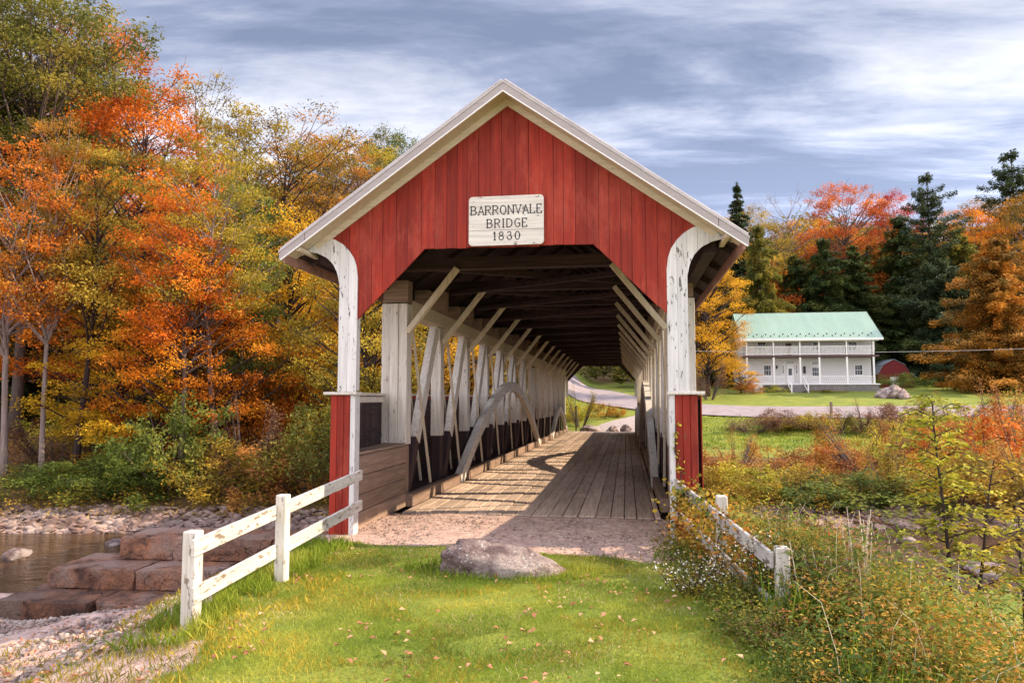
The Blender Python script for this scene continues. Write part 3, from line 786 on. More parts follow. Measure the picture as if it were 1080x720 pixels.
# ------------------------------------------------------------------ covered bridge
X0 = -1.65
YF = 10.3; YE = 50.2; Y1 = 13.3; PAN = 2.8; NP = 13
ORG = (X0, YF, 0)
br = empty('covered_bridge', ORG, 0, 'red covered timber bridge with white trim and open white truss', 'covered bridge')
def B(): return MB(ORG)
def BW(b, name, mt, parent=None):
    return b.build(name, M[mt], parent or br)
def prismx(b, poly, x0, x1, t=None):
    n = len(poly)
    vs = [(x0, p[0], p[1]) for p in poly] + [(x1, p[0], p[1]) for p in poly]
    fs = [list(range(n))[::-1], list(range(n, 2 * n))]
    for k in range(n):
        k2 = (k + 1) % n; fs.append([k, k2, k2 + n, k + n])
    b.add(vs, fs, t)
ZA = 6.40; SL = .708
def ztop(u): return ZA - SL * abs(u)
def dk(y): return -.26 * max(0, (y - 12.5)) / 37.7      # the floor falls gently towards the far bank

M['rake'] = wood('lavender_white_paint', (.40, .355, .35), (.33, .29, .285), 'x', (.4, .36, .34), -.05, .7, .1)
# white curved corner trim profile (u, z)
inner = [(2.22, 2.05), (2.22, 3.70), (2.235, 3.86), (2.28, 4.00), (2.36, 4.12), (2.46, 4.22), (2.58, 4.29), (2.72, 4.335), (2.84, 4.32)]
outer = [(2.50, 2.05), (2.50, 3.62), (2.53, 3.78), (2.60, 3.92), (2.70, 4.02), (2.84, 4.09), (2.98, 4.12), (3.10, 4.13)]
def pl(pts, u):
    for (a, b), (c, d) in zip(pts, pts[1:]):
        if a <= u <= c and c > a: return b + (d - b) * (u - a) / (c - a)
    return None
def under(u): return ztop(u) - .13
def gable(y0, y1, name, mt):
    b = B(); u = -2.86; rr = random.Random(4)
    while u < 2.86:
        w = min(rr.uniform(.14, .21), 2.86 - u); dy = rr.uniform(0, .008)
        us = [u + .0025]
        for k in (1.22, 2.22): 
            for s in (-k, k):
                if u < s < u + w: us.append(s)
        us += [u + w / 2, u + w - .0025]; us = sorted(set(us))
        def bot(q):
            a = abs(q)
            if a <= 1.22: return 4.11
            if a <= 2.22: return 4.11 - (a - 1.22) * 1.01
            return 3.1 + (a - 2.22) * 2.5 if a < 2.45 else (pl(inner[1:], min(a, 2.83)) - .05)
        jig = rr.uniform(-.008, .008)
        top = [(X0 + q, under(q)) for q in us]; bt = [(X0 + q, min(bot(q) + jig, under(q) - .01)) for q in us]
        b.prism(bt + top[::-1], y0 - dy, y1, rr.random())
        u += w
    return BW(b, name, mt)
gb = gable(YF, YF + .028, 'gable_siding', 'red')
gable(YE + .02, YE + .048, 'gable_siding', 'red')
gable(YE - .02, YE + .008, 'gable_lining', 'darkz')
b = B()   # framing boards behind the gable
b.box(X0 - 1.2, X0 + 1.2, YF + .032, YF + .10, 4.14, 4.24)
BW(b, 'gable_header', 'darkx')
for (ya, yb) in ((YF - .03, YF - .003), (YE + .05, YE + .078)):
    for s in (-1, 1):
        b = B(); u = 2.22; cuts = [2.22, 2.36, 2.50, 2.64, 2.80, 2.96, 3.10]
        for c0, c1 in zip(cuts, cuts[1:]):
            qs = [c0 + .0015] + [c0 + (c1 - c0) * k / 6 for k in range(1, 6)] + [c1 - .0015]
            tp = []; bt = []
            for q in qs:
                ti = pl(inner[1:], q) if q < 2.84 else None
                tz = min(under(q) - .002, ti if ti else 9)
                bz = 2.05 if q <= 2.5 else pl(outer[1:], q)
                tp.append((X0 + s * q, tz)); bt.append((X0 + s * q, min(bz, tz - .01)))
            poly = bt + tp[::-1]
            if s < 0: poly = poly[::-1]
            b.prism(poly, ya, yb)
        BW(b, 'corner_trim', 'post_white')
for s, nm in ((-1, 'l'), (1, 'r')):
    b = B()   # solid post behind the trim boards
    b.box(X0 + s * 2.235, X0 + s * 2.485, YF + .0, YF + .16, 2.06, 3.9)
    BW(b, 'portal_post', 'post_white')
    b = B()
    for k in range(3):
        b.box(X0 + s * (2.305 + k * .1), X0 + s * (2.401 + k * .1), YF - .02, YF + .02, -.06 if s < 0 else -.02, 2.0)
    b.box(X0 + s * 2.32, X0 + s * 2.58, YF + .025, YF + .16, -.06, 2.0)
    BW(b, 'lower_post', 'red')
    b = B(); b.box(X0 + s * 2.225, X0 + s * 2.30, YF - .03, YF + .17, -.03, 2.0); BW(b, 'post_edge_board', 'post_white')
    b = B(); b.box(X0 + s * 2.20, X0 + s * 2.70, YF - .07, YF + .2, 2.003, 2.045)
    b.beam((X0 + s * 2.60, YF + .2, 2.02), (X0 + s * 2.86, Y1, 2.02), .14, .05)
    b.beam((X0 + s * 2.57, YF + .2, 1.93), (X0 + s * 2.83, Y1, 1.93), .03, .10); BW(b, 'cap_rail', 'whitey')
    # wing wall: horizontal-lined inside, red outside
    b = B(); nb = 15
    for k in range(nb):
        f0, f1 = k / nb, (k + 1) / nb - .002
        p0 = (X0 + s * (2.60 + .26 * f0), YF + .18 + (Y1 - YF - .18) * f0); p1 = (X0 + s * (2.60 + .26 * f1), YF + .18 + (Y1 - YF - .18) * f1)
        b.beam(((p0[0]), p0[1], .95), (p1[0], p1[1], .95), .03, 2.1)
    BW(b, 'wing_wall', 'darky')
    # plank box at the foot
    b = B(); zs = [-.02, .24, .50, .78, 1.09]
    for z0, z1 in zip(zs, zs[1:]):
        b.box(X0 + s * 2.35, X0 + s * 2.40, YF + .18, Y1 - .06, z0 + .004, z1 - .004, .012)
    b.box(X0 + s * 2.41, X0 + s * 2.60, YF + .18, YF + .22, 0, 1.08)
    for k in range(4):
        b.beam((X0 + s * (2.40 + k * .05), YF + .2, 1.115), (X0 + s * (2.40 + .11 * k), Y1 - .06, 1.115), .10, .04)
    BW(b, 'plank_box', 'woody')
# main siding: red outside, bare inside
for s in (-1, 1):
    b = B(); b2 = B(); y = Y1
    while y < YE:
        w = random.uniform(.2, .3); y2 = min(y + w, YE)
        b.box(X0 + s * 2.93, X0 + s * 2.955, y + .002, y2 - .002, -.55, 2.0)
        y = y2
    BW(b, 'side_siding', 'red')
    y = Y1
    for z in (-.3, .15, .6, 1.05, 1.5):
        b2.box(X0 + s * 2.90, X0 + s * 2.928, Y1 + .1, YE - .1, z, z + .43)
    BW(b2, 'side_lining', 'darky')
    b = B(); b.box(X0 + s * 2.84, X0 + s * 3.0, Y1, YE, 2.005, 2.045); BW(b, 'side_cap_rail', 'whitey')
# deck
b = B(); u = -2.2
xs = []
while u < 2.18:
    w = random.uniform(.20, .30); xs.append((u, min(u + w, 2.2))); u += w
for (u0, u1) in xs:
    y = 12.5 + random.uniform(-.02, .03)
    ends = [y] + sorted(random.uniform(14, 49) for _ in range(7)) + [YE + .1]
    for ya, yb in zip(ends, ends[1:]):
        zo = random.uniform(-.006, .006)
        b.beam((X0 + (u0 + u1) / 2, ya + .004, dk(ya) - .03 + zo), (X0 + (u0 + u1) / 2, yb - .004, dk(yb) - .03 + zo), u1 - u0 - .014, .06, ch=.01)
BW(b, 'deck_planks', 'deck')
b = B()
for k in range(38):
    y = 12.45 + k; b.box(X0 - 2.9, X0 + 2.9, y, y + .2, dk(y) - .32, dk(y) - .07)
BW(b, 'floor_beam', 'darkx')
for s in (-1, 1):
    b = B(); n = 8
    for k in range(n):
        ya = 12.5 + 37.6 * k / n; yb = 12.5 + 37.6 * (k + 1) / n
        if k == 0: ya = Y1 - .05
        b.beam((X0 + s * 2.30, ya + .01, dk(ya) + .10), (X0 + s * 2.30, yb - .01, dk(yb) + .10), .16, .24, ch=.015)
    BW(b, 'curb', 'woody')
    b = B()
    for k in range(4):
        b.beam((X0 + s * (2.455 + k * .13), Y1 + .02, dk(Y1) + .16), (X0 + s * (2.455 + k * .13), YE, dk(YE) + .16), .125, .05)
    BW(b, 'side_shelf', 'darky')
    b = B(); b.beam((X0 + s * 2.55, 12.6, -.35), (X0 + s * 2.55, YE, -.55), .3, .45); BW(b, 'bottom_chord', 'darky')
# trusses
for s in (-1, 1):
    def X(u): return X0 + s * u
    wt = 'whitez'
    # end post of three boards
    b = B()
    for k in range(3): b.box(X(2.37 + k * .165), X(2.53 + k * .165), Y1 - .03 - (.02 if k == 1 else 0), Y1 + .28, 1.10, 3.72)
    ep = BW(b, 'end_post', 'whitez')
    b = B(); b.box(X(2.39), X(2.84), Y1, Y1 + .24, .0, 1.08); b.build('post_foot', M['woodz'], ep)
    b = B(); b.box(X(2.36), X(2.84), Y1 - .02, Y1 + .28, 3.74, 4.16); b.build('post_cap', M['woodx'], ep)
    b = B()
    for k in range(5):
        ya = Y1 + .3 + (YE - Y1 - .3) * k / 5; yb = Y1 + .3 + (YE - Y1 - .3) * (k + 1) / 5
        b.box(X(2.36), X(2.66), ya + .004, yb - .004, 3.52, 3.82, .012)
    BW(b, 'top_chord', 'tan')
    b = B(); b.box(X(2.74), X(2.92), YF + .2, YE, 3.98, 4.18); BW(b, 'wall_plate', 'darky')
    for k in range(1, NP + 1):
        y = Y1 + PAN * k
        ye = y if k < NP else YE - .35
        # post, wider at the head
        zc = 1.16 + dk(y)
        poly = [(ye - .15, zc), (ye + .15, zc), (ye + .15, 2.9), (ye + .24, 3.25), (ye + .24, 3.50), (ye - .24, 3.50), (ye - .24, 3.25), (ye - .15, 2.9)]
        b = B(); prismx(b, poly, X(2.40) if s > 0 else X(2.62), X(2.62) if s > 0 else X(2.40)); po = BW(b, 'truss_post', wt)
        b = B(); b.box(X(2.41), X(2.61), ye - .14, ye + .14, dk(y) + .19, zc - .003); b.build('post_foot', M['darkz'], po)
        b = B(); b.box(X(2.30), X(2.80), ye - .13, ye + .13, 3.83, 4.33); b.build('corbel', M['woodx'], po)
        b = B(); b.box(X(2.38), X(2.70), ye - 1.25, ye - 1.05, 3.83, 4.2); b.build('corbel', M['woodx'], po)
        # main brace: leans towards the middle of the span
        ya = y - PAN + .25; yb = ye - .42
        flip = k > 7
        lo, hi = ((ya, .2), (yb, 3.5)) if not flip else ((yb + .1, .2), (ya + .15, 3.5))
        def P3(f, u): return (X(u), lo[0] + (hi[0] - lo[0]) * f, lo[1] + dk(y) * (1 - f) + (hi[1] - lo[1]) * f)
        f0 = (1.16 - .2) / 3.3
        sd = (0, 1, 0)
        b = B(); b.beam(P3(f0, 2.47), P3(1, 2.47), .30 if s < 0 else .2, .15, side=sd); bb = BW(b, 'truss_brace', wt)
        b = B(); b.beam(P3(.0, 2.47), P3(f0 - .002, 2.47), .28, .14, side=sd); b.build('brace_foot', M['darkz'], bb)
        # thin counter strut
        b = B(); q0, q1 = ((ya + .0, 3.45), (ya + 1.5, .25)) if not flip else ((yb - .0, 3.45), (yb - 1.5, .25))
        b.beam((X(2.375), q0[0], q0[1]), (X(2.375), q1[0], q1[1] + dk(y)), .055, .05, side=sd)
        if s < 0: b.beam((X(2.68), q0[0] + .35, q0[1]), (X(2.68), q1[0] + .35, q1[1] + dk(y)), .055, .05, side=sd)
        BW(b, 'counter_strut', 'tan')
    for k in range(0, NP + 1):
        y = Y1 + PAN * k - .12 + (.0 if k else .1)
        if k == NP: y = YE - .5
        b = B(); b.beam((X(2.36), y, 3.18), (X(1.42), y, 4.36), .14, .10, side=(0, 1, 0)); BW(b, 'knee_brace', 'tan')
    # arches
    for (ya, yb, zr) in ((17.2, 33.4, 2.42), (39.3, 49.0, 1.45)):
        b = B(); n = 14; pts = []
        for i in range(n + 1):
            f = i / n; yy = ya + (yb - ya) * f; zz = dk(yy) + .05 + zr * (1 - abs(2 * f - 1) ** 1.75)
            pts.append((X(2.27), yy, zz))
        for p, q in zip(pts, pts[1:]):
            d = (Vector(q) - Vector(p)).normalized() * .012
            b.beam(Vector(p) - d, Vector(q) + d, .17, .30, side=(1, 0, 0), ch=.004, t=.5)
        BW(b, 'arch', 'white' + 'y' if ya < 20 else 'whitey')
# tie beams, lateral bracing, rafters
for k in range(0, NP + 1):
    y = Y1 + PAN * k
    if k == NP: y = YE - .4
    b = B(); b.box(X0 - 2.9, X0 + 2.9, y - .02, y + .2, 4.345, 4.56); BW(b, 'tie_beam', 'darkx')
    if k < NP:
        b = B(); b.beam((X0 - 2.2, y + .2, 4.44), (X0 + 2.2, y + PAN, 4.44), .13, .12, side=(0, 1, 0)); BW(b, 'lateral_brace', 'darkx')
        b = B(); b.beam((X0 + 2.2, y + .2, 4.30), (X0 - 2.2, y + PAN, 4.30), .13, .10, side=(0, 1, 0)); BW(b, 'lateral_brace', 'darkx')
y = YF + .4
while y < YE:
    for s in (-1, 1):
        b = B(); b.beam((X0 + s * .03, y, ZA - .17), (X0 + s * 3.15, y, ztop(3.15) - .15), .07, .12, side=(0, 1, 0)); BW(b, 'rafter', 'darkx')
    y += 1.4
# roof
RF = YF - .42; RB = YE + .45
for s in (-1, 1):
    b = B(); n = 12
    for i in range(n):
        u0 = 3.19 * i / n; u1 = 3.19 * (i + 1) / n - .006
        p = [(X0 + s * u0, ztop(u0) - .055), (X0 + s * u1, ztop(u1) - .055), (X0 + s * u1, ztop(u1) - .10), (X0 + s * u0, ztop(u0) - .10)]
        b.prism(p if s < 0 else p[::-1], RF + .03, RB)
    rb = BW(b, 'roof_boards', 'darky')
    b = B(); y = RF - .012
    while y < RB:
        y2 = min(y + .61, RB + .02)
        p = [(X0 + s * .0, ztop(0) - .022), (X0 + s * 3.27, ztop(3.27) - .022), (X0 + s * 3.27, ztop(3.27) - .05), (X0 + s * .0, ztop(0) - .05)]
        b.prism(p if s < 0 else p[::-1], y + .003, y2 - .003)
        b.beam((X0 + s * .02, y + .03, ztop(0) - .012), (X0 + s * 3.25, y + .03, ztop(3.25) - .012), .04, .03, side=(0, 1, 0))
        y = y2
    BW(b, 'roof_covering', 'roofgrey')
    b = B(); y = RF + .04
    while y < RB - .1:
        b.box(X0 + s * 3.192, X0 + s * 3.22, y, y + .585, ztop(3.2) - .24, ztop(3.2) - .056); y += .6
    BW(b, 'eave_board', 'roofbrown')
    # rake boards, front and back
    for (yy, sg) in ((RF, 1), (RB, -1)):
        b = B(); a = s
        cut = 2.88
        for (c0, c1) in ((0, cut - .004), (cut + .004, 3.26)):
            p = [(X0 + a * c0, ztop(c0) - .03), (X0 + a * c1, ztop(c1) - .03), (X0 + a * c1, ztop(c1) - .165), (X0 + a * c0, ztop(c0) - .165)]
            b.prism(p if a < 0 else p[::-1], yy, yy + .026 * sg)
        rk = BW(b, 'rake_board', 'rake')
        b = B(); p = [(X0, ztop(0) - .167), (X0 + a * 3.24, ztop(3.24) - .167), (X0 + a * 3.24, ztop(3.24) - .183), (X0, ztop(0) - .183)]
        b.prism(p if a < 0 else p[::-1], yy - .01 * sg, yy + .02 * sg); b.build('rake_molding', M['trim'], rk)
    b = B(); p = [(X0, ztop(0) - .104), (X0 + s * 3.19, ztop(3.19) - .104), (X0 + s * 3.19, ztop(3.19) - .124), (X0, ztop(0) - .124)]
    b.prism(p if s < 0 else p[::-1], RF + .03, YF - .004); BW(b, 'soffit', 'cream')
    b = B(); p = [(X0, ztop(0) - .126), (X0 + s * 2.9, ztop(2.9) - .126), (X0 + s * 2.84, ztop(2.84) - .235), (X0, ztop(0) - .235)]
    b.prism(p if s < 0 else p[::-1], YF - .034, YF - .009); BW(b, 'frieze_board', 'cream')
    b = B(); b.beam((X0 + s * 3.0, RF + .05, ztop(3.0) - .18), (X0 + s * 3.0, YF + .3, ztop(3.0) - .18), .07, .06); BW(b, 'lookout_beam', 'cream')
# stone abutments and pier
def blocks(name, rows, label, cat, mt='block', dy=(.5, .8)):
    e = None
    allp = []
    for (xa, ya, xb, yb, z0, z1, dep) in rows:
        L = math.hypot(xb - xa, yb - ya); q = 0
        while q < L - .05:
            w = min(random.uniform(1.1, 2.0), L - q)
            if L - q - w < .4: w = L - q
            f0, f1 = q / L, (q + w) / L
            allp.append(((xa + (xb - xa) * f0, ya + (yb - ya) * f0), (xa + (xb - xa) * f1, ya + (yb - ya) * f1), z0, z1, dep)); q += w
    e = empty(name, (rows[0][0], rows[0][1], rows[0][4]), 0, label, cat)
    for (a, c, z0, z1, dep) in allp:
        d = Vector((c[0] - a[0], c[1] - a[1], 0)); L = d.length; d.normalize(); nrm = Vector((-d.y, d.x, 0))
        N = 7; vs = []; fs = []
        import itertools
        me = bpy.data.meshes.new('stone_block')
        bm = __import__('bmesh').new()
        bmo = __import__('bmesh').ops
        bmo.create_cube(bm, size=1.0)
        bmo.subdivide_edges(bm, edges=bm.edges[:], cuts=11, use_grid_fill=True)
        sd = random.random() * 50
        jj = (random.uniform(-.04, .04), random.uniform(-.03, .03))
        for v in bm.verts:
            p = v.co.copy()
            for ax in range(3):
                o1, o2 = (ax + 1) % 3, (ax + 2) % 3
                rr_ = .055
            k = sum(1 for q_ in p if abs(abs(q_) - .5) < 1e-4)
            if k >= 2: p *= .996 if k == 2 else .988
            sz_ = Vector((L - .02, dep, z1 - z0 - .012))
            w_ = Vector((p.x * sz_.x, p.y * sz_.y, p.z * sz_.z))
            w_ *= 1.0
            nn = mnoise.noise_vector(w_ * 2.2 + Vector((sd, 0, 0))) * .018 + mnoise.noise_vector(w_ * 7 + Vector((sd, 3, 0))) * .014
            w_ += nn
            mid = Vector(((a[0] + c[0]) / 2, (a[1] + c[1]) / 2, (z0 + z1) / 2)) + nrm * (dep / 2 + jj[0])
            v.co = mid + d * w_.x + nrm * w_.y + Vector((0, 0, w_.z)) - Vector(e.location)
        c_ = sum((v.co for v in bm.verts), Vector()) / len(bm.verts)
        for _ in range(7):
            n_ = Vector((random.gauss(0, 1), random.gauss(0, 1), random.gauss(0, .8))).normalized(); mxd = max((v.co - c_).dot(n_) for v in bm.verts); dd = mxd * random.uniform(.93, .985)
            for v in bm.verts:
                q_ = (v.co - c_).dot(n_)
                if q_ > dd: v.co -= n_ * (q_ - dd) * .9
        bm.to_mesh(me); bm.free()
        at = me.attributes.new('tint', 'FLOAT', 'FACE'); tv = random.random(); at.data.foreach_set('value', np.full(len(me.polygons), tv, dtype=np.float32))
        link('stone_block', me, M[mt], e)
    return e
def gzp(px, py, z):
    d = ray(px, py); t = (z - EYE) / d[2]; return t * d[0], t * d[1]
zA_, zB_, zC_ = -.42, -.80, -1.12
a0 = gzp(126, 566, zA_); b0 = gzp(50, 598, zB_); c0 = gzp(-6, 632, zC_)
rows_ = [(a0[0], a0[1] + 0.0, -4.35, 12.0, zB_ , zA_, .95),
         (b0[0], b0[1], -4.3, 11.2, zC_, zB_, .9 + .35),
         (c0[0], c0[1], -5.0, 10.4, -1.62, zC_, 1.5)]
blocks('stone_wingwall', rows_, 'stepped wall of big reddish sandstone blocks along the river left of the bridge', 'stone wall')
blocks('stone_abutment', [(-4.45, 12.7, 1.2, 12.7, -.75 - .4 * k, -.35 - .4 * k, .6) for k in range(5)], 'block abutment carrying the near end of the bridge', 'abutment', 'boulder')
blocks('stone_abutment', [(-4.6, 49.9, 1.3, 49.9, -1.3, -.8, .8), (-4.7, 49.9, 1.4, 49.9, -1.8, -1.3, .9)], 'block abutment carrying the far end of the bridge', 'abutment', 'boulder')
blocks('stone_footing', [(-4.75, 9.95, -3.85, 9.95, -.62, -.30, .7), (-4.55, 10.02, -3.8, 10.02, -.30, -.06, .6)], 'rough stone footing under the left red portal post', 'footing', 'boulder')

# ------------------------------------------------------------------ name board
SX0, SX1, SZ0, SZ1 = -2.20, -1.12, 4.12, 4.83
b = B(); r = .055; pts = []
sk = .0
for (cx, cz, a0_) in ((SX1 - r, SZ1 - r, 0), (SX0 + r, SZ1 - r, 90), (SX0 + r, SZ0 + r, 180), (SX1 - r, SZ0 + r, 270)):
    for k in range(5):
        a_ = R(a0_ + k * 22.5); pts.append((cx + r * math.cos(a_), cz + r * math.sin(a_)))
cuts = [SZ0, SZ0 + .17, SZ0 + .34, SZ0 + .52, SZ1]
b.prism(pts, YF - .075, YF - .035, .5)
sg = BW(b, 'name_board', 'whitex')
b = B()
for z in (SZ0 + .215, SZ0 + .47): b.box(SX0 + .004, SX1 - .004, YF - .0762, YF - .0748, z, z + .004, .0001)
b.build('board_seam', M['black_paint'], sg)
GL = {
 'B': [[(0, 0), (0, 1)], [(0, 1), (.45, 1), (.62, .88), (.6, .66), (.42, .53), (0, .53)], [(.42, .53), (.68, .42), (.72, .2), (.55, .03), (0, 0)], [(-.1, 0), (.12, 0)], [(-.1, 1), (.12, 1)]],
 'A': [[(.0, 0), (.38, 1), (.76, 0)], [(.13, .34), (.63, .34)], [(-.1, 0), (.12, 0)], [(.64, 0), (.88, 0)]],
 'R': [[(0, 0), (0, 1)], [(0, 1), (.48, 1), (.66, .85), (.62, .62), (.42, .5), (0, .5)], [(.32, .5), (.72, 0)], [(-.1, 0), (.12, 0)], [(-.1, 1), (.12, 1)]],
 'O': [[(.4 + .4 * math.cos(k * PI / 8), .5 + .5 * math.sin(k * PI / 8)) for k in range(17)]],
 'N': [[(0, 0), (0, 1)], [(0, 1), (.72, 0)], [(.72, 0), (.72, 1)], [(-.1, 0), (.12, 0)], [(.6, 1), (.84, 1)]],
 'V': [[(0, 1), (.36, 0), (.72, 1)], [(-.12, 1), (.12, 1)], [(.6, 1), (.84, 1)]],
 'L': [[(0, 1), (0, 0), (.6, 0), (.6, .18)], [(-.1, 1), (.12, 1)]],
 'E': [[(0, 0), (0, 1)], [(0, 1), (.58, 1), (.58, .86)], [(0, .52), (.42, .52)], [(0, 0), (.62, 0), (.62, .16)]],
 'I': [[(.1, 0), (.1, 1)], [(0, 0), (.22, 0)], [(0, 1), (.22, 1)]],
 'D': [[(0, 0), (0, 1)], [(0, 1), (.4, 1), (.68, .8), (.76, .5), (.68, .2), (.4, 0), (0, 0)]],
 'G': [[(.72, .84), (.5, 1), (.25, .96), (.04, .7), (.03, .35), (.22, .05), (.5, 0), (.72, .14), (.72, .45), (.45, .45)]],
 '1': [[(0, .78), (.2, 1), (.2, 0)], [(.06, 0), (.36, 0)]],
 '8': [[(.34 + .27 * math.sin(k * PI / 6), .76 + .24 * math.cos(k * PI / 6)) for k in range(13)], [(.34 + .34 * math.sin(k * PI / 6), .26 + .27 * math.cos(k * PI / 6)) for k in range(13)]],
 '3': [[(.08, .86), (.3, 1), (.54, .94), (.62, .76), (.5, .58), (.28, .53)], [(.5, .56), (.68, .42), (.68, .16), (.45, 0), (.2, .02), (.04, .2), (.08, .36)]],
 '0': [[(.36 + .34 * math.cos(k * PI / 8), .5 + .5 * math.sin(k * PI / 8)) for k in range(17)]],
}
WD = {'I': .24, '1': .36, 'L': .62, 'E': .64, 'O': .82, 'D': .76}
b = B()
def word(txt, xa, xb, zb, h):
    ws_ = [WD.get(c, .74) for c in txt]; gap = ((xb - xa) - sum(ws_) * h * .82) / (len(txt) - 1)
    x = xa
    for c, w_ in zip(txt, ws_):
        zz = zb + (x - SX0) * .0
        for st in GL[c]:
            for p, q in zip(st, st[1:]):
                th = .017 if abs(p[0] - q[0]) < .3 * abs(p[1] - q[1]) else .012
                A = Vector((x + p[0] * h * .82, YF - .0765, zz + p[1] * h)); Bq = Vector((x + q[0] * h * .82, YF - .0765, zz + q[1] * h))
                d = (Bq - A).normalized() * .004
                b.beam(A - d, Bq + d, .003, th, side=(0, 1, 0), ch=.0003, t=.5)
        x += w_ * h * .82 + gap
word('BARRONVALE', -2.165, -1.15, 4.565, .125)
word('BRIDGE', -1.93, -1.36, 4.375, .120)
word('1830', -1.84, -1.46, 4.195, .115)
b.build('lettering', M['black_paint'], sg)

# ------------------------------------------------------------------ fences
def fence(label, posts, rails, mt, cat='fence', name='wooden_fence', pm='fence_post'):
    e = empty(name, (posts[0][0], posts[0][1], 0), 0, label, cat); o_ = (posts[0][0], posts[0][1], 0)
    for (x, y, z0, z1, w) in posts:
        b = MB(o_); b.box(x - w / 2, x + w / 2, y - w / 2, y + w / 2, z0, z1, .01); b.build('post', M[pm], e)
    for (a, c, h) in rails:
        b = MB(o_); b.beam(a, c, .035, h, side=(1, 0, 0), ch=.005); b.build('rail', M[mt], e)
    return e
fence('bright white two-rail wooden fence descending from the left red post', [(-3.78, 6.12, -.25, .79, .13), (-3.66, 7.6, -.25, .92, .12)],
      [((-3.695, 5.98, .665), (-3.755, 10.24, .865), .145), ((-3.685, 5.98, .265), (-3.75, 10.24, .44), .145)], 'fence')
fence('weathered grey-white two-rail fence overgrown with vines right of the bridge', [(1.37, 7.08, -.5, .62, .12), (1.03, 8.55, -.5, .88, .12)],
      [((.64, 10.3, .80), (1.28, 7.06, .50), .15), ((.62, 10.3, .44), (1.27, 7.06, .10), .14)], 'fence_old')

# ------------------------------------------------------------------ boulder and rocks
import bmesh
def rock(name, x, y, z, sx, sy, sz, label, cat='boulder', mt='boulder', seed=0, rz=0.0, sub=5, amp=.28, group=None, taper=0.0):
    bm = bmesh.new(); bmesh.ops.create_icosphere(bm, subdivisions=sub, radius=1)
    rr = random.Random(seed); pl_ = [(Vector((rr.uniform(-1, 1), rr.uniform(-1, 1), rr.uniform(-.6, 1))).normalized(), rr.uniform(.62, .9)) for _ in range(13)]
    for v in bm.verts:
        p = v.co.copy()
        for n_, dd in pl_:
            q = p.dot(n_)
            if q > dd: p -= n_ * (q - dd) * .85
        so = Vector((seed * 3.1, 0, 0))
        p *= 1 + amp * .5 * mnoise.noise(p * 1.3 + so) + amp * .32 * mnoise.noise(p * 3.2 + so) + amp * .16 * mnoise.noise(p * 8 + so) + amp * .07 * mnoise.noise(p * 19 + so)
        if taper:
            p.x = math.copysign(abs(p.x) ** .72, p.x) * .9; p.y = math.copysign(abs(p.y) ** .8, p.y); p.z = math.copysign(abs(p.z) ** .7, p.z)
            k = lerp_tab([(-1, .82), (-.7, 1.08), (-.45, 1.0), (-.15, .86), (.25, .84), (.6, .78), (.85, .62), (1, .5)], p.x); p.z *= k
            p.z += .07 * mnoise.noise(v.co * 2.6 + Vector((9, 2, 1))); p.y *= 1 - .25 * max(0, p.x)
        v.co = (p.x * sx, p.y * sy, p.z * sz)
    me = bpy.data.meshes.new(name); bm.to_mesh(me); bm.free()
    at = me.attributes.new('tint', 'FLOAT', 'FACE'); at.data.foreach_set('value', np.full(len(me.polygons), rr.random() * .4 + .3, dtype=np.float32))
    me.shade_smooth()
    o = link(name, me, M[mt]); o.location = (x, y, z); o.rotation_euler = (0, 0, rz); tag(o, label, cat, group); return o
rock('boulder', -1.40, 8.36, .035, .83, .32, .33, 'long lichen-spotted boulder lying on the grass before the bridge', seed=5, taper=.42, sub=6)
for i, (px, py, y, w, lab) in enumerate([(940, 421, 76, 1.25, 'pinkish boulder cluster stone on the far lawn, rounder one'), (953, 422, 75.5, .9, 'small grey stone leaning beside the round lawn boulder'), (930, 422, 75.8, .8, 'low tan stone at the outer end of the lawn boulders')]):
    x, _z = gy(px, py, y); rock('lawn_rock', x, y, height(x, y) + .25 * w, w, .7 * w, .75 * w, lab, 'rock', 'boulder', 20 + i, i, 4)
for i, (px, y, w, lab) in enumerate([(622, 52.5, .75, 'flat pale stone at the far end of the bridge floor'), (647, 52.2, .6, 'dark-edged rough stone at the far end of the floor'), (661, 52.8, .45, 'small stone by the far end, next to the shaded wall')]):
    x, _z = gy(px, 450, y); rock('end_rock', x, y, height(x, y) + .2, w, .5, .38, lab, 'rock', 'boulder', 30 + i, i, 4)
rk_ = [(330, 588, -.2, .22, 'jagged stone under the plank box by the left red post'), (18, 585, -1.6, .35, 'wet stone in the river at the outer left edge'), (120, 573, -1.68, .30, 'dark flat stone in the water behind the stone wall'),
       (905, 577, -1.68, .5, 'dark stone breaking the right-hand stream by the cobbles'), (1035, 602, -1.62, .55, 'pale rock in the stream behind the sapling'), (955, 570, -1.66, .3, 'small stone in the right-hand stream')]
for i, (px, py, z, w, lab) in enumerate(rk_):
    x, y = gzp(px, py, z); rock('river_rock', x, y, z, w, w * .7, w * .45, lab, 'rock', 'boulder', 40 + i, i * 1.3, 4)

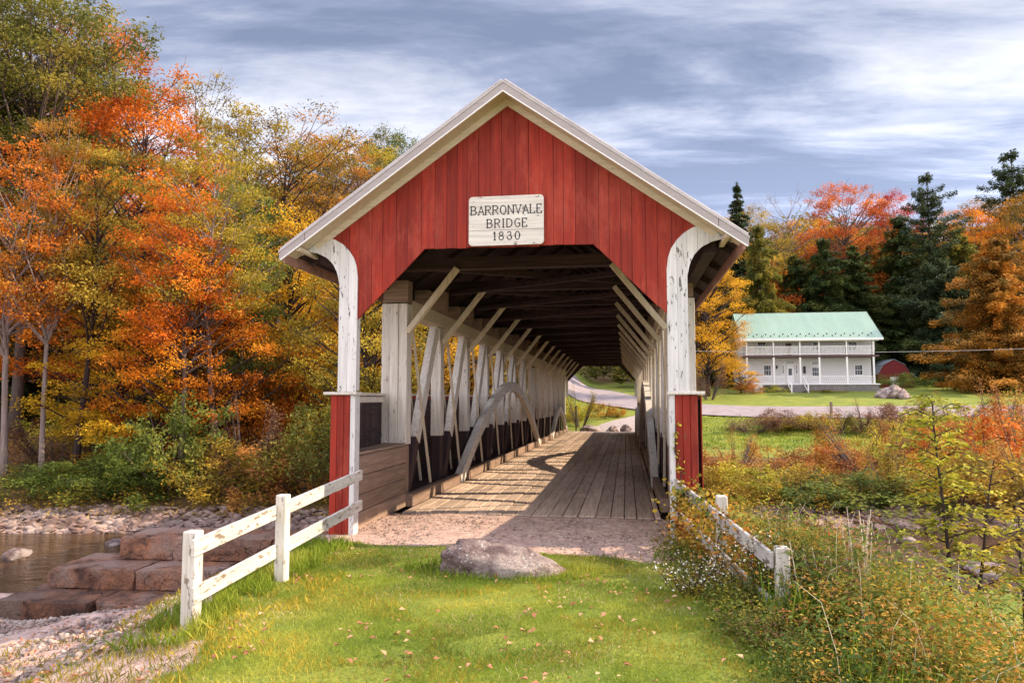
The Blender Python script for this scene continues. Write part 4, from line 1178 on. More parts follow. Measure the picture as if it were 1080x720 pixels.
def stones(name, n, region, smin, smax, mt, seed, flat=.5, zoff=0.0):
    rr = np.random.default_rng(seed); b = MB(); k = 0
    ico = bmesh.new(); bmesh.ops.create_icosphere(ico, subdivisions=1 if smax < .06 else 2, radius=1)
    bv = np.array([v.co[:] for v in ico.verts]); bf = np.array([[v.index for v in f.verts] for f in ico.faces]); ico.free()
    V = []; Fs = []; Tn = []; off = 0
    while k < n:
        x, y, ok = region(rr)
        if not ok: continue
        s_ = smin + (smax - smin) * rr.random() ** 2.5
        a = rr.random() * 6.28; ca, sa = math.cos(a), math.sin(a)
        p = bv * (1 + rr.normal(size=bv.shape) * .10); p = p * np.array((s_ * rr.uniform(.8, 1.3), s_ * rr.uniform(.6, .9), s_ * flat * rr.uniform(.6, 1.2)))
        tl = rr.normal() * .25
        p = np.stack([p[:, 0] * ca - p[:, 1] * sa, p[:, 0] * sa + p[:, 1] * ca, p[:, 2] + p[:, 0] * tl], 1)
        V.append(p + np.array((x, y, height(x, y) + s_ * flat * .35 + zoff))); Fs.append(bf + off); off += len(bv); Tn.append(np.full(len(bf), rr.random())); k += 1
    V = np.concatenate(V).astype(np.float32); Fs = np.concatenate(Fs).astype(np.int32); n3 = len(Fs)
    me = bpy.data.meshes.new(name); me.vertices.add(len(V)); me.vertices.foreach_set('co', V.ravel())
    me.loops.add(n3 * 3); me.loops.foreach_set('vertex_index', Fs.ravel()); me.polygons.add(n3)
    me.polygons.foreach_set('loop_start', np.arange(0, n3 * 3, 3, dtype=np.int32)); me.polygons.foreach_set('loop_total', np.full(n3, 3, dtype=np.int32)); me.update(calc_edges=True)
    at = me.attributes.new('tint', 'FLOAT', 'FACE'); at.data.foreach_set('value', np.concatenate(Tn).astype(np.float32))
    o = link(name, me, M[mt]); tag(o, kind='stuff'); return o
def reg_left(rr):
    x = rr.uniform(-24, -4.6); d = rr.uniform(1.4, 5.8); y = yc(x) + d
    return x, y, (d > 2.5 or rr.random() < .25)
stones('river_cobbles', 7000, reg_left, .03, .20, 'cobble', 3, .4)
def reg_right(rr):
    x = rr.uniform(1.5, 20); d = rr.uniform(2.5, 5.4); return x, yc(x) + d, True
stones('river_cobbles', 4500, reg_right, .03, .20, 'cobble', 4, .4)
def reg_apron(rr):
    x = rr.uniform(-9.5, -3.9); y = rr.uniform(5.2, 11.2); return x, y, (x < -4.15 - .5 * rr.random())
stones('gravel', 9500, reg_apron, .010, .05, 'pebble', 5, .6)
def reg_app(rr):
    x = rr.uniform(-4.1, .8); y = rr.uniform(9.3, 12.45); return x, y, (abs(x + 1.65) > .6 or rr.random() < .5)
stones('gravel', 4200, reg_app, .006, .026, 'pebble', 6, .5)
#==PART3==
# ------------------------------------------------------------------ white farmhouse
HY = 85.0; WY = 87.2
def hx(px, y=HY): return gy(px, 400, y)[0]
hL, hR = hx(785), hx(927.5)
zf = 3.55; z2 = 6.62; ze = 8.45; zr = 11.9
hz0 = min(height(hL, HY), height(hR, HY)) - .6
ho = (hL, HY, 2.6)
hs_ = empty('farmhouse', ho, 0, 'white two-storey farmhouse with mint green metal roof and double porch', 'house')
def HB(): return MB(ho)
def HW(b, n, mt, p=None): return b.build(n, M[mt], p or hs_)
HD = 95.0; RY = 90.0
b = HB(); b.box(hL + .2, hR - .1, WY, HD - .3, zf + .01, ze + .2, .02, .5)
b.add([(hL + .2, WY, ze + .2), (hL + .2, HD - .3, ze + .2), (hL + .2, RY, zr - .25)], [(0, 1, 2)], .5)
b.add([(hR - .1, WY, ze + .2), (hR - .1, HD - .3, ze + .2), (hR - .1, RY, zr - .25)], [(0, 1, 2)], .5)
HW(b, 'wall', 'house')
b = HB(); b.box(hL + .1, hR, HY + .1, HD - .4, hz0, zf - .12, .02, .5); HW(b, 'stone_foundation', 'stonewall')
b = HB(); b.box(hL, hR + .1, HY, WY, zf - .115, zf, .02); HW(b, 'porch_floor', 'trim')
b = HB(); b.box(hL, hR + .1, HY + .02, WY, z2 - .16, z2 + .06, .02); HW(b, 'balcony_floor', 'porchdark')
b = HB(); b.box(hL, hR + .1, HY - .02, HY + .18, ze - .25, ze + .02, .01); HW(b, 'eave_beam', 'trim')
# roof
for (ya, yb, nm) in ((HY - .35, RY, 'roof'), (HD + .1, RY, 'roof')):
    b = HB(); n = 74
    xa, xb = hL - .35, hR + .45
    za = ze + .02
    sg = 1 if ya < yb else -1
    b.add([(xa, ya, za), (xb, ya, za), (xb, yb, zr), (xa, yb, zr), (xa, ya, za - .14), (xb, ya, za - .14), (xb, yb, zr - .14), (xa, yb, zr - .14)],
          [(0, 1, 2, 3), (7, 6, 5, 4), (0, 4, 5, 1), (1, 5, 6, 2), (3, 2, 6, 7), (0, 3, 7, 4)], .5)
    rf = HW(b, nm, 'mint')
    b = HB()
    for k in range(n + 1):
        x = xa + .03 + (xb - xa - .06) * k / n
        b.beam((x, ya, za + .02), (x, yb, zr + .02), .05, .05, ch=.002, t=.7)
    b.build('roof_rib', M['mint'], rf)
    if sg > 0:
        for r_ in (0, 1):
            for k in range(15):
                b = HB(); f = .07 + .07 * r_; x = xa + .5 + (xb - xa - 1) * (k + .5 * r_) / 15
                b.box(x - .07, x + .07, ya + (yb - ya) * f - .02, ya + (yb - ya) * f + .02, za + (zr - za) * f + .04, za + (zr - za) * f + .17, .004)
                b.build('snow_guard', M['porchdark'], rf)
        b = HB(); b.box(xa, xb, ya - .06, ya - .003, za - .2, za + .04, .01); b.build('gutter', M['trim'], rf)
pxs = [788.3, 816.7, 844.7, 865, 894.2, 922.5]
for px in pxs:
    x = hx(px)
    b = HB(); b.box(x - .09, x + .09, HY + .03, HY + .19, zf, z2 - .17, .01); HW(b, 'porch_post', 'trim')
    b = HB(); b.box(x - .08, x + .08, HY + .03, HY + .19, z2 + .065, ze - .26, .01); HW(b, 'porch_post', 'trim')
def railing(x0, x1, y, z, h, lattice):
    b = HB(); b.box(x0, x1, y - .03, y + .05, z + h - .07, z + h); b.box(x0, x1, y - .02, y + .04, z + .08, z + .15)
    if lattice:
        n = max(1, int((x1 - x0) / .2))
        for k in range(n):
            xa, xb = x0 + (x1 - x0) * k / n, x0 + (x1 - x0) * (k + 1) / n
            for (p, q) in ((xa, xb), (xb, xa)):
                b.beam((p, y, z + .15), (q, y + .0, z + h - .07), .02, .03, side=(0, 1, 0), ch=.001)
    else:
        n = max(1, int((x1 - x0) / .13))
        for k in range(1, n):
            xa = x0 + (x1 - x0) * k / n
            b.box(xa - .03, xa + .03, y - .01, y + .03, z + .15, z + h - .07, .002)
    HW(b, 'railing', 'trim')
ends = [hx(p) for p in pxs]
for k in range(5):
    railing(ends[k] + .09, ends[k + 1] - .09, HY + .11, z2 + .06, 1.0, False)
    if k == 1:
        railing(ends[1] + .09, hx(828.5), HY + .11, zf, .85, True)
    else: railing(ends[k] + .09, ends[k + 1] - .09, HY + .11, zf, .85, True)
def window(px0, px1, py0, py1, name='window', sash=2, bars=True, y=WY):
    x0, z1 = gy(px0, py0, y); x1, z0 = gy(px1, py1, y)
    b = HB(); w = .09
    for q in ((x0 - w, x0, z0 - w, z1 + w), (x1, x1 + w, z0 - w, z1 + w), (x0, x1, z1, z1 + w), (x0, x1, z0 - w, z0)):
        b.box(q[0], q[1], y - .06, y - .003, q[2], q[3], .004)
    f = HW(b, name, 'trim')
    b = HB(); b.box(x0, x1, y - .02, y - .004, z0, z1, .002); b.build('pane', M['glass'], f)
    b = HB(); zm = (z0 + z1) / 2; b.box(x0, x1, y - .04, y - .022, zm - .02, zm + .02, .002)
    for k in (1, 2):
        xm = x0 + (x1 - x0) * k / 3; b.box(xm - .01, xm + .01, y - .034, y - .022, z0, z1, .002)
    b.build('sash', M['trim'], f)
window(805.5, 813, 385.5, 395.5); window(901.5, 909.5, 385, 395); window(856.5, 864, 387.5, 396.3)
window(856.5, 864, 381.5, 384)
for a_ in ((799, 807), (857.5, 863.5), (895, 903.5), (918.5, 921.5)): window(a_[0], a_[1], 361, 369)
x0, z1 = gy(828.5, 369, 0 + WY)[0], 0
b = HB(); xa, xb = gy(829, 380, WY)[0], gy(835, 380, WY)[0]; b.box(xa, xb, WY - .05, WY - .003, z2 + .07, ze - .3, .004); HW(b, 'balcony_door', 'porchdark')
xa, xb = gy(829.5, 390, WY)[0], gy(837, 390, WY)[0]
b = HB(); b.box(xa, xb, WY - .05, WY - .003, zf + .02, gy(830, 384.5, WY)[1], .01)
d_ = HW(b, 'front_door', 'trim')
b = HB(); b.box(xa + .2, xb - .2, WY - .058, WY - .051, zf + 1.0, zf + 1.75, .002); b.build('door_glass', M['glass'], d_)
window(825, 827, 385, 394, 'sidelight'); window(839, 841, 385, 394, 'sidelight'); window(829.5, 837, 381.5, 383, 'transom')
# steps
xa, xb = hx(830.5), hx(846.5); n = 7
b = HB(); g0 = height(xa, 82) 
for k in range(n):
    z = zf - .05 - (zf - g0) * (k + .6) / n; b.box(xa, xb, HY - .32 * (k + 1), HY - .32 * k - .01, z - .3, z, .02)
st = HW(b, 'porch_steps', 'stonewall')
for x in (xa - .05, xb + .05):
    b = HB(); b.beam((x, HY, zf + .85), (x, HY - .32 * n, g0 + .75), .07, .07); b.beam((x, HY, zf + .1), (x, HY - .32 * n, g0 + .12), .05, .16)
    b.box(x - .06, x + .06, HY - .32 * n - .06, HY - .32 * n + .06, g0 - .2, g0 + .95); b.build('handrail', M['trim'], st)
b = HB(); xa, xb = hx(795.5), hx(804.5); b.box(xa, xb, HY + .0, HY + .095, height(xa, HY) - .1, zf - .13, .01); HW(b, 'cellar_door', 'trim')
b = HB(); xa, xb = hx(806.5), hx(813); b.box(xa, xb, HY + .0, HY + .095, height(xa, HY) + .25, zf - .2, .01); HW(b, 'cellar_window', 'glass')
b = HB(); xa = gy(819, 380, WY)[0]; b.box(xa - .08, xa + .08, WY - .2, WY - .003, zf + 1.75, zf + 2.1, .03)
xa = gy(848, 380, WY)[0]; b.box(xa - .12, xa + .12, WY - .2, WY - .003, zf + 1.2, zf + 2.0, .04); HW(b, 'wall_lantern', 'steel')
# red barn
bx0, bx1 = gy(926, 400, 97)[0], gy(962, 400, 97)[0]; bz = height(bx0, 97) - .9
bo = (bx0, 97, bz)
bn = empty('red_barn', bo, 0, 'small dark red barn with grey roof half hidden behind the farmhouse', 'barn')
b = MB(bo); b.prism([(bx0, bz), (bx0, bz + 2.6), (bx0 + .6, bz + 3.6), (bx0 + 1.9, bz + 4.3), (bx0 + 3.2, bz + 3.6), (bx0 + 3.8, bz + 2.6), (bx0 + 3.8, bz)][::-1], 97, 103, .5); b.build('wall', M['barn'], bn)
b = MB(bo); b.add([(bx0 + 3.9, 96.9, bz + 2.5), (bx0 + 3.2, 96.9, bz + 3.72), (bx0 + 3.2, 103.2, bz + 3.72), (bx0 + 3.9, 103.2, bz + 2.5)], [(0, 1, 2, 3)])
b.beam((bx0 + 1.9, 96.9, bz + 4.38), (bx0 + 1.9, 103.2, bz + 4.38), .1, .08)
b.beam((bx0 + 2.55, 96.9, bz + 4.03), (bx0 + 2.55, 103.2, bz + 4.03), 1.5, .06, side=(1.3, 0, -.7))
b.beam((bx0 + 1.25, 96.9, bz + 4.03), (bx0 + 1.25, 103.2, bz + 4.03), 1.5, .06, side=(1.3, 0, .7))
b.beam((bx0 + .3, 96.9, bz + 3.1), (bx0 + .3, 103.2, bz + 3.1), 1.3, .06, side=(.6, 0, 1.0))
b.build('roof', M['barnroof'], bn)
b = MB(bo); b.box(bx0 + 3.9, bx1 + .6, 98, 102.5, bz, bz + 2.1, .02, .4); b.build('side_shed', M['barn'], bn)
b = MB(bo); b.beam((bx0 + 3.85, 100.2, bz + 2.9), (bx1 + .8, 100.2, bz + 2.15), 5.0, .08, side=(0, 1, 0)); b.build('shed_roof', M['barnroof'], bn)
b = MB(bo); b.box(bx0 + 1.4, bx0 + 2.4, 96.93, 96.99, bz + .3, bz + 2.2); b.build('barn_door', M['trim'], bn)

# posts, pole, wires
x, z = gy(877, 440, 60); g = height(x, 60)
b = MB(); b.box(x - .09, x + .09, 59.9, 60.1, g - .2, gy(877, 423.5, 60)[1], .02); tag(b.build('marker_post', M['woodz']), 'short brown wooden post standing by the road in front of the lawn', 'post')
x, z = gy(607.5, 440, 51.3); g = height(x, 51.3)
b = MB(); b.tube([(x, 51.3, g - .2), (x, 51.3, gy(607, 428, 51.3)[1])], [.045, .045], 8); tag(b.build('guard_post', M['steel']), 'thin black post at the far end of the bridge', 'post')
xp, zp = gy(731, 362, 69); g = height(xp, 69)
b = MB(); b.tube([(xp, 69, g - .3), (xp, 69, zp)], [.15, .11], 10); po = b.build('utility_pole', M['woodz']); tag(po, 'slender brown utility pole beside the golden maple', 'pole')
def wirepath(name, pts, sag, label):
    b = MB(); allp = []
    for p, q in zip(pts, pts[1:]):
        for k in range(13):
            f = k / 12; v = Vector(p).lerp(Vector(q), f); v.z -= sag * 4 * f * (1 - f); allp.append(v)
    b.tube(allp, [.009 + .009 * (p.y / 69) for p in allp], 5); tag(b.build(name, M['wire']), label, 'cable')
zw1 = gy(731, 369, 69)[1]; zw2 = gy(731, 379, 69)[1]
a = gy(-90, 240, 20); c = gy(1250, 360, 60)
wirepath('overhead_cable', [(a[0], 20, a[1]), (xp, 68.85, zw1)], .35, 'upper thin cable crossing in front of the left wood')
wirepath('overhead_cable', [(xp, 68.85, zw1 - .1), (c[0], 60, c[1])], .4, 'thin cable crossing in front of the dark evergreens above the lawn')
a = gy(-90, 338, 20)
wirepath('overhead_cable', [(a[0], 20, a[1]), (xp, 68.85, zw2)], .2, 'lower thin cable crossing low in front of the left wood')

# ------------------------------------------------------------------ grass, leaves and weeds
rng = np.random.default_rng(77)
def scatter(n, x0, x1, y0, y1, ok):
    out = []
    while len(out) < n:
        xs_ = rng.uniform(x0, x1, n); ys_ = rng.uniform(y0, y1, n)
        for x, y in zip(xs_, ys_):
            if ok(x, y): out.append((x, y, height(x, y)))
            if len(out) >= n: break
    return np.array(out)
def lawn_ok(x, y):
    e = .25 * mnoise.noise((x * 1.6, y * 1.6, 4))
    if x < -3.95 + e * .9 + .75 * sm(6.7, 5.0, y): return rng.random() < (.05 if mnoise.noise((x * 2.3, y * 2.3, 8)) < .0 else .3) * (x > -5)
    if mnoise.noise((x * 1.3, y * 1.9, 21)) > .28: return y + .12 * (x + 1.6) < 9.45 + e and x < 2.4 and rng.random() < .35
    return y + .12 * (x + 1.6) < 9.45 + e and x < 1.05 - .13 * (y - 7) + e
def blades(name, n, x0, x1, y0, y1, ok, h0, h1, pal, asp=.09, lean=.35, patch=True):
    p = scatter(n, x0, x1, y0, y1, ok); k = len(p)
    h = h0 + (h1 - h0) * rng.random(k) ** 1.5
    d = rng.normal(size=(k, 3)) * lean; d[:, 2] = 1
    p[:, 2] += h * .42
    tn = np.array([.45 + .5 * mnoise.noise((q[0] * .9, q[1] * .9, 2)) + .25 * mnoise.noise((q[0] * 4, q[1] * 4, 2)) for q in p]) + rng.normal(size=k) * .14
    o = link(name, leaf_mesh(name, p, h, tn, asp, .0, d, None, .12), P[pal]); tag(o, kind='stuff'); return o
blades('grass', 150000, -5.5, 2.6, 4.6, 9.9, lawn_ok, .02, .06, 'grassy', .09, .7)
blades('dry_grass', 12000, -4.2, 2.0, 4.6, 9.9, lambda x, y: lawn_ok(x, y) and (y > 8.6 + .3 * mnoise.noise((x, y, 3)) or mnoise.noise((x * 1.1, y * 1.4, 33)) > .18), .02, .055, 'straw', .09, .8)
blades('grass', 9000, -5.5, 2.6, 4.6, 9.9, lambda x, y: lawn_ok(x, y) and mnoise.noise((x * 1.2, y * 1.2, 31)) > .05, .04, .10, 'olivegold', .07, .6)
def edge_ok(x, y):
    e = .3 * mnoise.noise((x * 2, y * 2, 1)) 
    return (abs(x + 3.85 - .1 * e) < .32 and mnoise.noise((x * 3, y * 3, 6)) > -.15) or (y > 9.1 and y < 9.5 and abs(x + 1.6) > 1.9 and x < 1 and rng.random() < .25)
blades('grass', 5200, -4.4, .9, 5.6, 9.6, edge_ok, .08, .22, 'grassy', .06, .35)
def rock_ok(x, y): return .75 < ((x + 1.42) / .95) ** 2 + ((y - 8.35) / .38) ** 2 < 1.45
blades('grass', 1500, -2.6, -.2, 7.8, 8.9, rock_ok, .06, .15, 'grassy', .07, .35)
def far_ok(x, y): return y > 44 + .1 * x and y < 60 and x > 2.4
blades('grass', 16000, 2, 30, 42, 60, far_ok, .10, .25, 'grassy', .25, .5)
def rightlong(x, y): return x > 1.2 + .25 * mnoise.noise((x, y * 1.5, 8)) - .12 * (y - 7) and mnoise.noise((x * .9, y * .9, 3)) > -.2
blades('tall_grass', 19000, .6, 6.5, 4.6, 10.5, rightlong, .15, .6, 'grassy', .035, .35)
def apr(x, y): return x < -3.0 and mnoise.noise((x * 2.3, y * 2.3, 5)) > .02 - .25 * (x > -4.6)
blades('grass', 7000, -9, -3, 4.6, 8, apr, .04, .12, 'olivegold', .12, .6)
# fallen leaves
p = scatter(420, -4.0, 1.4, 4.7, 9.4, lambda x, y: mnoise.noise((x * .9, y * .9, 11)) > -.05); p[:, 2] += .045
d = rng.normal(size=(420, 3)); d[:, 2] *= .15
tag(link('fallen_leaves', leaf_mesh('fallen_leaves', p, rng.uniform(.02, .075, 420), rng.random(420), .65, 1.5, d, None, .22), P['litter']), kind='stuff')
p = scatter(900, -9.5, -4.0, 5.0, 10, lambda x, y: mnoise.noise((x * .8, y * .8, 12)) > -.15); p[:, 2] += .04
d = rng.normal(size=(900, 3)); d[:, 2] *= .2
tag(link('fallen_leaves', leaf_mesh('fallen_leaves', p, rng.uniform(.03, .08, 900), rng.random(900), .6, 1.5, d, None, .22), P['litter']), kind='stuff')

# undergrowth of the near right bank
def weeds(name, n, ok, x0, x1, y0, y1, h0, h1, pal, leaf, per, seed, spread=.12, kind=True, stem='straw'):
    global rng
    rng = np.random.default_rng(seed)
    base = scatter(n, x0, x1, y0, y1, ok); cs = []; ts = []; sz = []; dr = []
    for (x, y, z) in base:
        h = rng.uniform(h0, h1) * (1 - .62 * sm(8.2, 11, y) * (seed < 105)) * (.75 + .5 * mnoise.noise((x * .7, y * .7, seed)) + .25); tn = .5 + .6 * mnoise.noise((x * 1.1, y * 1.1, seed + 3)) + rng.normal() * .12
        k = int(per * h) + 3; u = rng.random(k) ** .8
        ln = rng.normal(size=2) * .18
        q = np.stack([x + ln[0] * u * h + rng.normal(size=k) * spread, y + ln[1] * u * h + rng.normal(size=k) * spread, z + u * h + rng.normal(size=k) * .02], 1)
        cs.append(q); ts.append(tn + rng.normal(size=k) * .12); sz.append(leaf * (.6 + .8 * rng.random(k)) * (1.15 - .4 * u))
        dd = rng.normal(size=(k, 3)); dd[:, 2] = np.abs(dd[:, 2]) * .5; dr.append(dd)
    o = link(name, leaf_mesh(name, np.concatenate(cs), np.concatenate(sz), np.concatenate(ts), .38, .4, np.concatenate(dr)), P[pal])
    tag(o, kind='stuff'); return o
def bank(x, y):
    lim = min(1.25 - .10 * (y - 7), 1.0 + .5 * sm(5.8, 7.0, y)) + .2 * mnoise.noise((x, y, 5))
    return x > lim and y < min(yc(x) - 3.6, 11.6)
def bankf(x, y): return bank(x, y) and (x > 1.5 or (y < 6.6 and x > 1.0))
def verge(x, y): return .80 - .13 * (y - 7) + .22 * mnoise.noise((x * 1.3, y * 1.3, 15)) < x < 1.55 + .2 * (7 - y) * (y < 7)
def nz(x, y, k, th, s_=.9): return bankf(x, y) and mnoise.noise((x * s_, y * s_, k)) > th
weeds('undergrowth', 420, lambda x, y: nz(x, y, 41, -.15), 1.2, 10.5, 4.9, 11.6, .35, .8, 'mixed', .042, 150, 101, .14)
weeds('undergrowth', 330, lambda x, y: nz(x, y, 42, .0), 1.2, 10.5, 4.9, 11.6, .35, .8, 'rustshrub', .045, 120, 102, .12)
weeds('undergrowth', 420, lambda x, y: nz(x, y, 43, .0), 1.2, 10, 4.9, 11.6, .35, .75, 'olivegold', .05, 110, 103, .12)
weeds('undergrowth', 520, lambda x, y: nz(x, y, 44, -.1), 1.4, 9, 4.9, 11.6, .3, .7, 'green', .075, 110, 104, .16)
weeds('undergrowth', 50, lambda x, y: nz(x, y, 45, .2), 1.4, 9, 4.9, 11.6, .3, .8, 'orange', .05, 110, 100, .12)
weeds('undergrowth', 110, lambda x, y: nz(x, y, 46, .15), 1.4, 9, 4.9, 11.6, .3, .7, 'red', .045, 90, 99, .12)
weeds('undergrowth', 200, lambda x, y: nz(x, y, 47, .05), 1.4, 9, 4.9, 11.6, .3, .8, 'brownshrub', .035, 120, 98, .14)
weeds('undergrowth', 90, lambda x, y: nz(x, y, 48, .05), 1.4, 9, 4.9, 11.6, .4, .8, 'straw', .03, 80, 97, .10)
weeds('undergrowth', 420, lambda x, y: .35 < x - (.62 + (10.2 - y) * .235) + .35 < 1.2, .3, 2.2, 5.2, 10.4, .2, .5, 'olivegold', .04, 110, 105, .10)
for n_, pal_, lf_, sd_, k_ in ((230, 'green', .05, 121, -.3), (150, 'olive', .04, 122, -.1), (110, 'mixed', .035, 123, .0), (90, 'yellowgreen', .04, 124, .0), (60, 'brownshrub', .03, 125, .1)):
    weeds('undergrowth', n_, lambda x, y: verge(x, y) and mnoise.noise((x * 1.5, y * 1.5, sd_)) > k_, .2, 2.4, 4.7, 9.9, .10, .30, pal_, lf_, 150, sd_, .09)
for n_, pal_, lf_, sd_ in ((60, 'green', .065, 107), (55, 'mixed', .045, 110), (45, 'olive', .05, 111), (35, 'brownshrub', .035, 112)):
    weeds('undergrowth', n_, lambda x, y: .45 < x - (.62 + (10.2 - y) * .235) + .35 < 1.1, .2, 3.0, 5.0, 9.6, .45, .85, pal_, lf_, 130, sd_, .12)
weeds('undergrowth', 330, lambda x, y: yc(x) + 6.4 < y < 27, 2, 22, 20, 26, .3, .7, 'rustshrub', .09, 60, 106, .2)
weeds('undergrowth', 420, lambda x, y: yc(x) + 4.6 < y < 25, -26, -5, 17, 25, .3, .8, 'olivegold', .10, 55, 108, .2)
weeds('undergrowth', 900, lambda x, y: y > yc(x) + 7, -40, -7, 22, 48, .3, 1.0, 'oliveorange', .16, 40, 109, .3)

mb = MB(); rs = random.Random(5)
for _ in range(260):
    x, y = rs.uniform(1.3, 8.5), rs.uniform(4.9, 12)
    if not bankf(x, y): continue
    z = height(x, y); h = rs.uniform(.4, 1.0) * (1 - .55 * sm(8.2, 11, y)); lx, ly = rs.gauss(0, .06), rs.gauss(0, .06)
    mb.tube([(x, y, z), (x + lx * .3, y + ly * .3, z + h * .45), (x + lx, y + ly, z + h * .8), (x + lx * 2.4, y + ly * 2.4, z + h * .95)], [.003, .0025, .002, .001], 4, rs.random(), False)
tag(mb.build('dry_undergrowth', M['tan']), kind='stuff')
# flowers, dry stalks, vines, saplings: things of their own
def plant_obj(name, x, y, label, cat, build):
    z = height(x, y) - .03
    e = empty(name, (x, y, z), 0, label, cat); build(e); return e
def asters(e, n=34, h=.5, sp=.3, seed=1, fl='white'):
    global rng
    rng = np.random.default_rng(seed); mb = MB(); fc = []; lc = []
    for _ in range(n):
        a = rng.normal(size=2) * sp * .35; tp = Vector((a[0] * 2.2, a[1] * 2.2, h * rng.uniform(.6, 1.1)))
        mb.tube([(a[0] * .6, a[1] * .6, 0), (a[0] * 1.3, a[1] * 1.3, tp.z * .6), tp], [.005, .004, .002], 4, .5, False)
        for k in range(9): fc.append(np.array(tp) + rng.normal(size=3) * (.05, .05, .045))
        for k in range(12): u = rng.random(); lc.append(np.array((a[0] * (.6 + 1.6 * u), a[1] * (.6 + 1.6 * u), tp.z * u)) + rng.normal(size=3) * .03)
    mb.build('stem', M['barkdark'], e)
    tag(link('flowers', leaf_mesh('flowers', fc, rng.uniform(.014, .03, len(fc)), rng.random(len(fc)), .9, 1.0), P[fl], e), kind='stuff')
    link('leaves', leaf_mesh('leaves', lc, rng.uniform(.03, .07, len(lc)), rng.random(len(lc)), .3), P['olivegold'], e)
plant_obj('aster_clump', 1.02, 8.1, 'small white asters blooming through the middle of the right fence', 'flowers', lambda e: asters(e, 26, .42, .26, 1))
plant_obj('aster_clump', .62, 7.7, 'low white asters spilling onto the lawn before the right fence', 'flowers', lambda e: asters(e, 34, .30, .34, 2))
plant_obj('aster_clump', 1.3, 7.45, 'white flowers beside the end post of the right fence', 'flowers', lambda e: asters(e, 34, .6, .26, 3))
plant_obj('goldenrod_clump', 1.9, 7.9, 'pale yellow flowering weeds beyond the right fence end post', 'flowers', lambda e: asters(e, 40, .8, .4, 4, 'yellowgreen'))
def stalks(e, n, h, seed, sp=.1, pal='straw', lean=(0, 0)):
    global rng
    rng = np.random.default_rng(seed); mb = MB(); lc = []
    for _ in range(n):
        a = rng.normal(size=2) * sp; l = rng.normal(size=2) * .10 + np.array(lean); H_ = h * rng.uniform(.5, 1.05)
        mb.tube([(a[0], a[1], 0), (a[0] + l[0] * H_ * .4, a[1] + l[1] * H_ * .4, H_ * .5), (a[0] + l[0] * H_, a[1] + l[1] * H_, H_)], [.006, .005, .003], 4, rng.random(), False)
        for k in range(5): u = rng.uniform(.75, 1); lc.append(np.array((a[0] + l[0] * H_ * u, a[1] + l[1] * H_ * u, H_ * u)) + rng.normal(size=3) * .012)
    mb.build('stalk', M['tan'], e)
    tag(link('seed_head', leaf_mesh('seed_head', lc, rng.uniform(.03, .06, len(lc)), rng.random(len(lc)), .25), P[pal], e), kind='stuff')
x, y = gzp(913, 706, -.45); plant_obj('dry_grass_clump', x, y, 'upright clump of tall straw-coloured dead stalks at the lower right', 'dry grass', lambda e: stalks(e, 16, 1.0, 5, .05))
x, y = gzp(965, 700, -.5); plant_obj('dry_grass_clump', x, y, 'thin scattered straw stalks between the dead clump and the sapling', 'dry grass', lambda e: stalks(e, 12, .7, 6, .14))
x, y = gzp(1052, 700, -.6); plant_obj('dry_grass_clump', x, y, 'tangled reddish dry stalks right of the sapling', 'dry grass', lambda e: stalks(e, 22, .8, 7, .2, 'rustshrub'))
x, y = gzp(870, 690, -.3); plant_obj('dry_grass_clump', x, y, 'sparse pale stalks near the end of the right fence', 'dry grass', lambda e: stalks(e, 12, .75, 8, .12))
def vine(pts, seed, per, wid, pal='yellowgreen', leaf=.05):
    def f(e):
        global rng
        rng = np.random.default_rng(seed); mb = MB(); lc = []
        o = Vector(e.location); P_ = [Vector(p) - o for p in pts]
        mb.tube(P_, [.008] * len(P_), 5, .5, False); mb.build('stem', M['barkdark'], e)
        for p, q in zip(P_, P_[1:]):
            for _ in range(int(per * (q - p).length)):
                v = np.array(p.lerp(q, rng.random())) + rng.normal(size=3) * (wid, .02, wid); v[1] -= .03; lc.append(v)
        link('leaves', leaf_mesh('leaves', lc, leaf * rng.uniform(.6, 1.4, len(lc)), rng.random(len(lc)), .75, .3), P[pal], e)
    return f
plant_obj('vine', .72, 10.1, 'thin climbing vine with yellow leaves on the right red post', 'vine', vine([(.64, 10.24, .1), (.66, 10.24, .6), (.72, 10.24, .95), (.64, 10.24, 1.25), (.66, 10.24, 1.6)], 3, 60, .035, 'yellowgreen', .045))
plant_obj('vine', .7, 10.0, 'leafy green and yellow vine draped over the top of the right fence', 'vine', vine([(.60, 10.1, .05), (.66, 9.9, .5), (.72, 9.7, .82), (.80, 9.3, .6), (.86, 9.1, .3), (.92, 8.9, .75), (1.0, 8.6, .5)], 4, 230, .10, 'olivegold', .06))
plant_obj('vine', 1.0, 8.4, 'reddish vine tangled round the middle post of the right fence', 'vine', vine([(.95, 8.5, -.1), (.97, 8.45, .4), (1.05, 8.3, .7), (1.1, 8.0, .5), (1.2, 7.6, .45)], 5, 260, .11, 'oliveorange', .05))
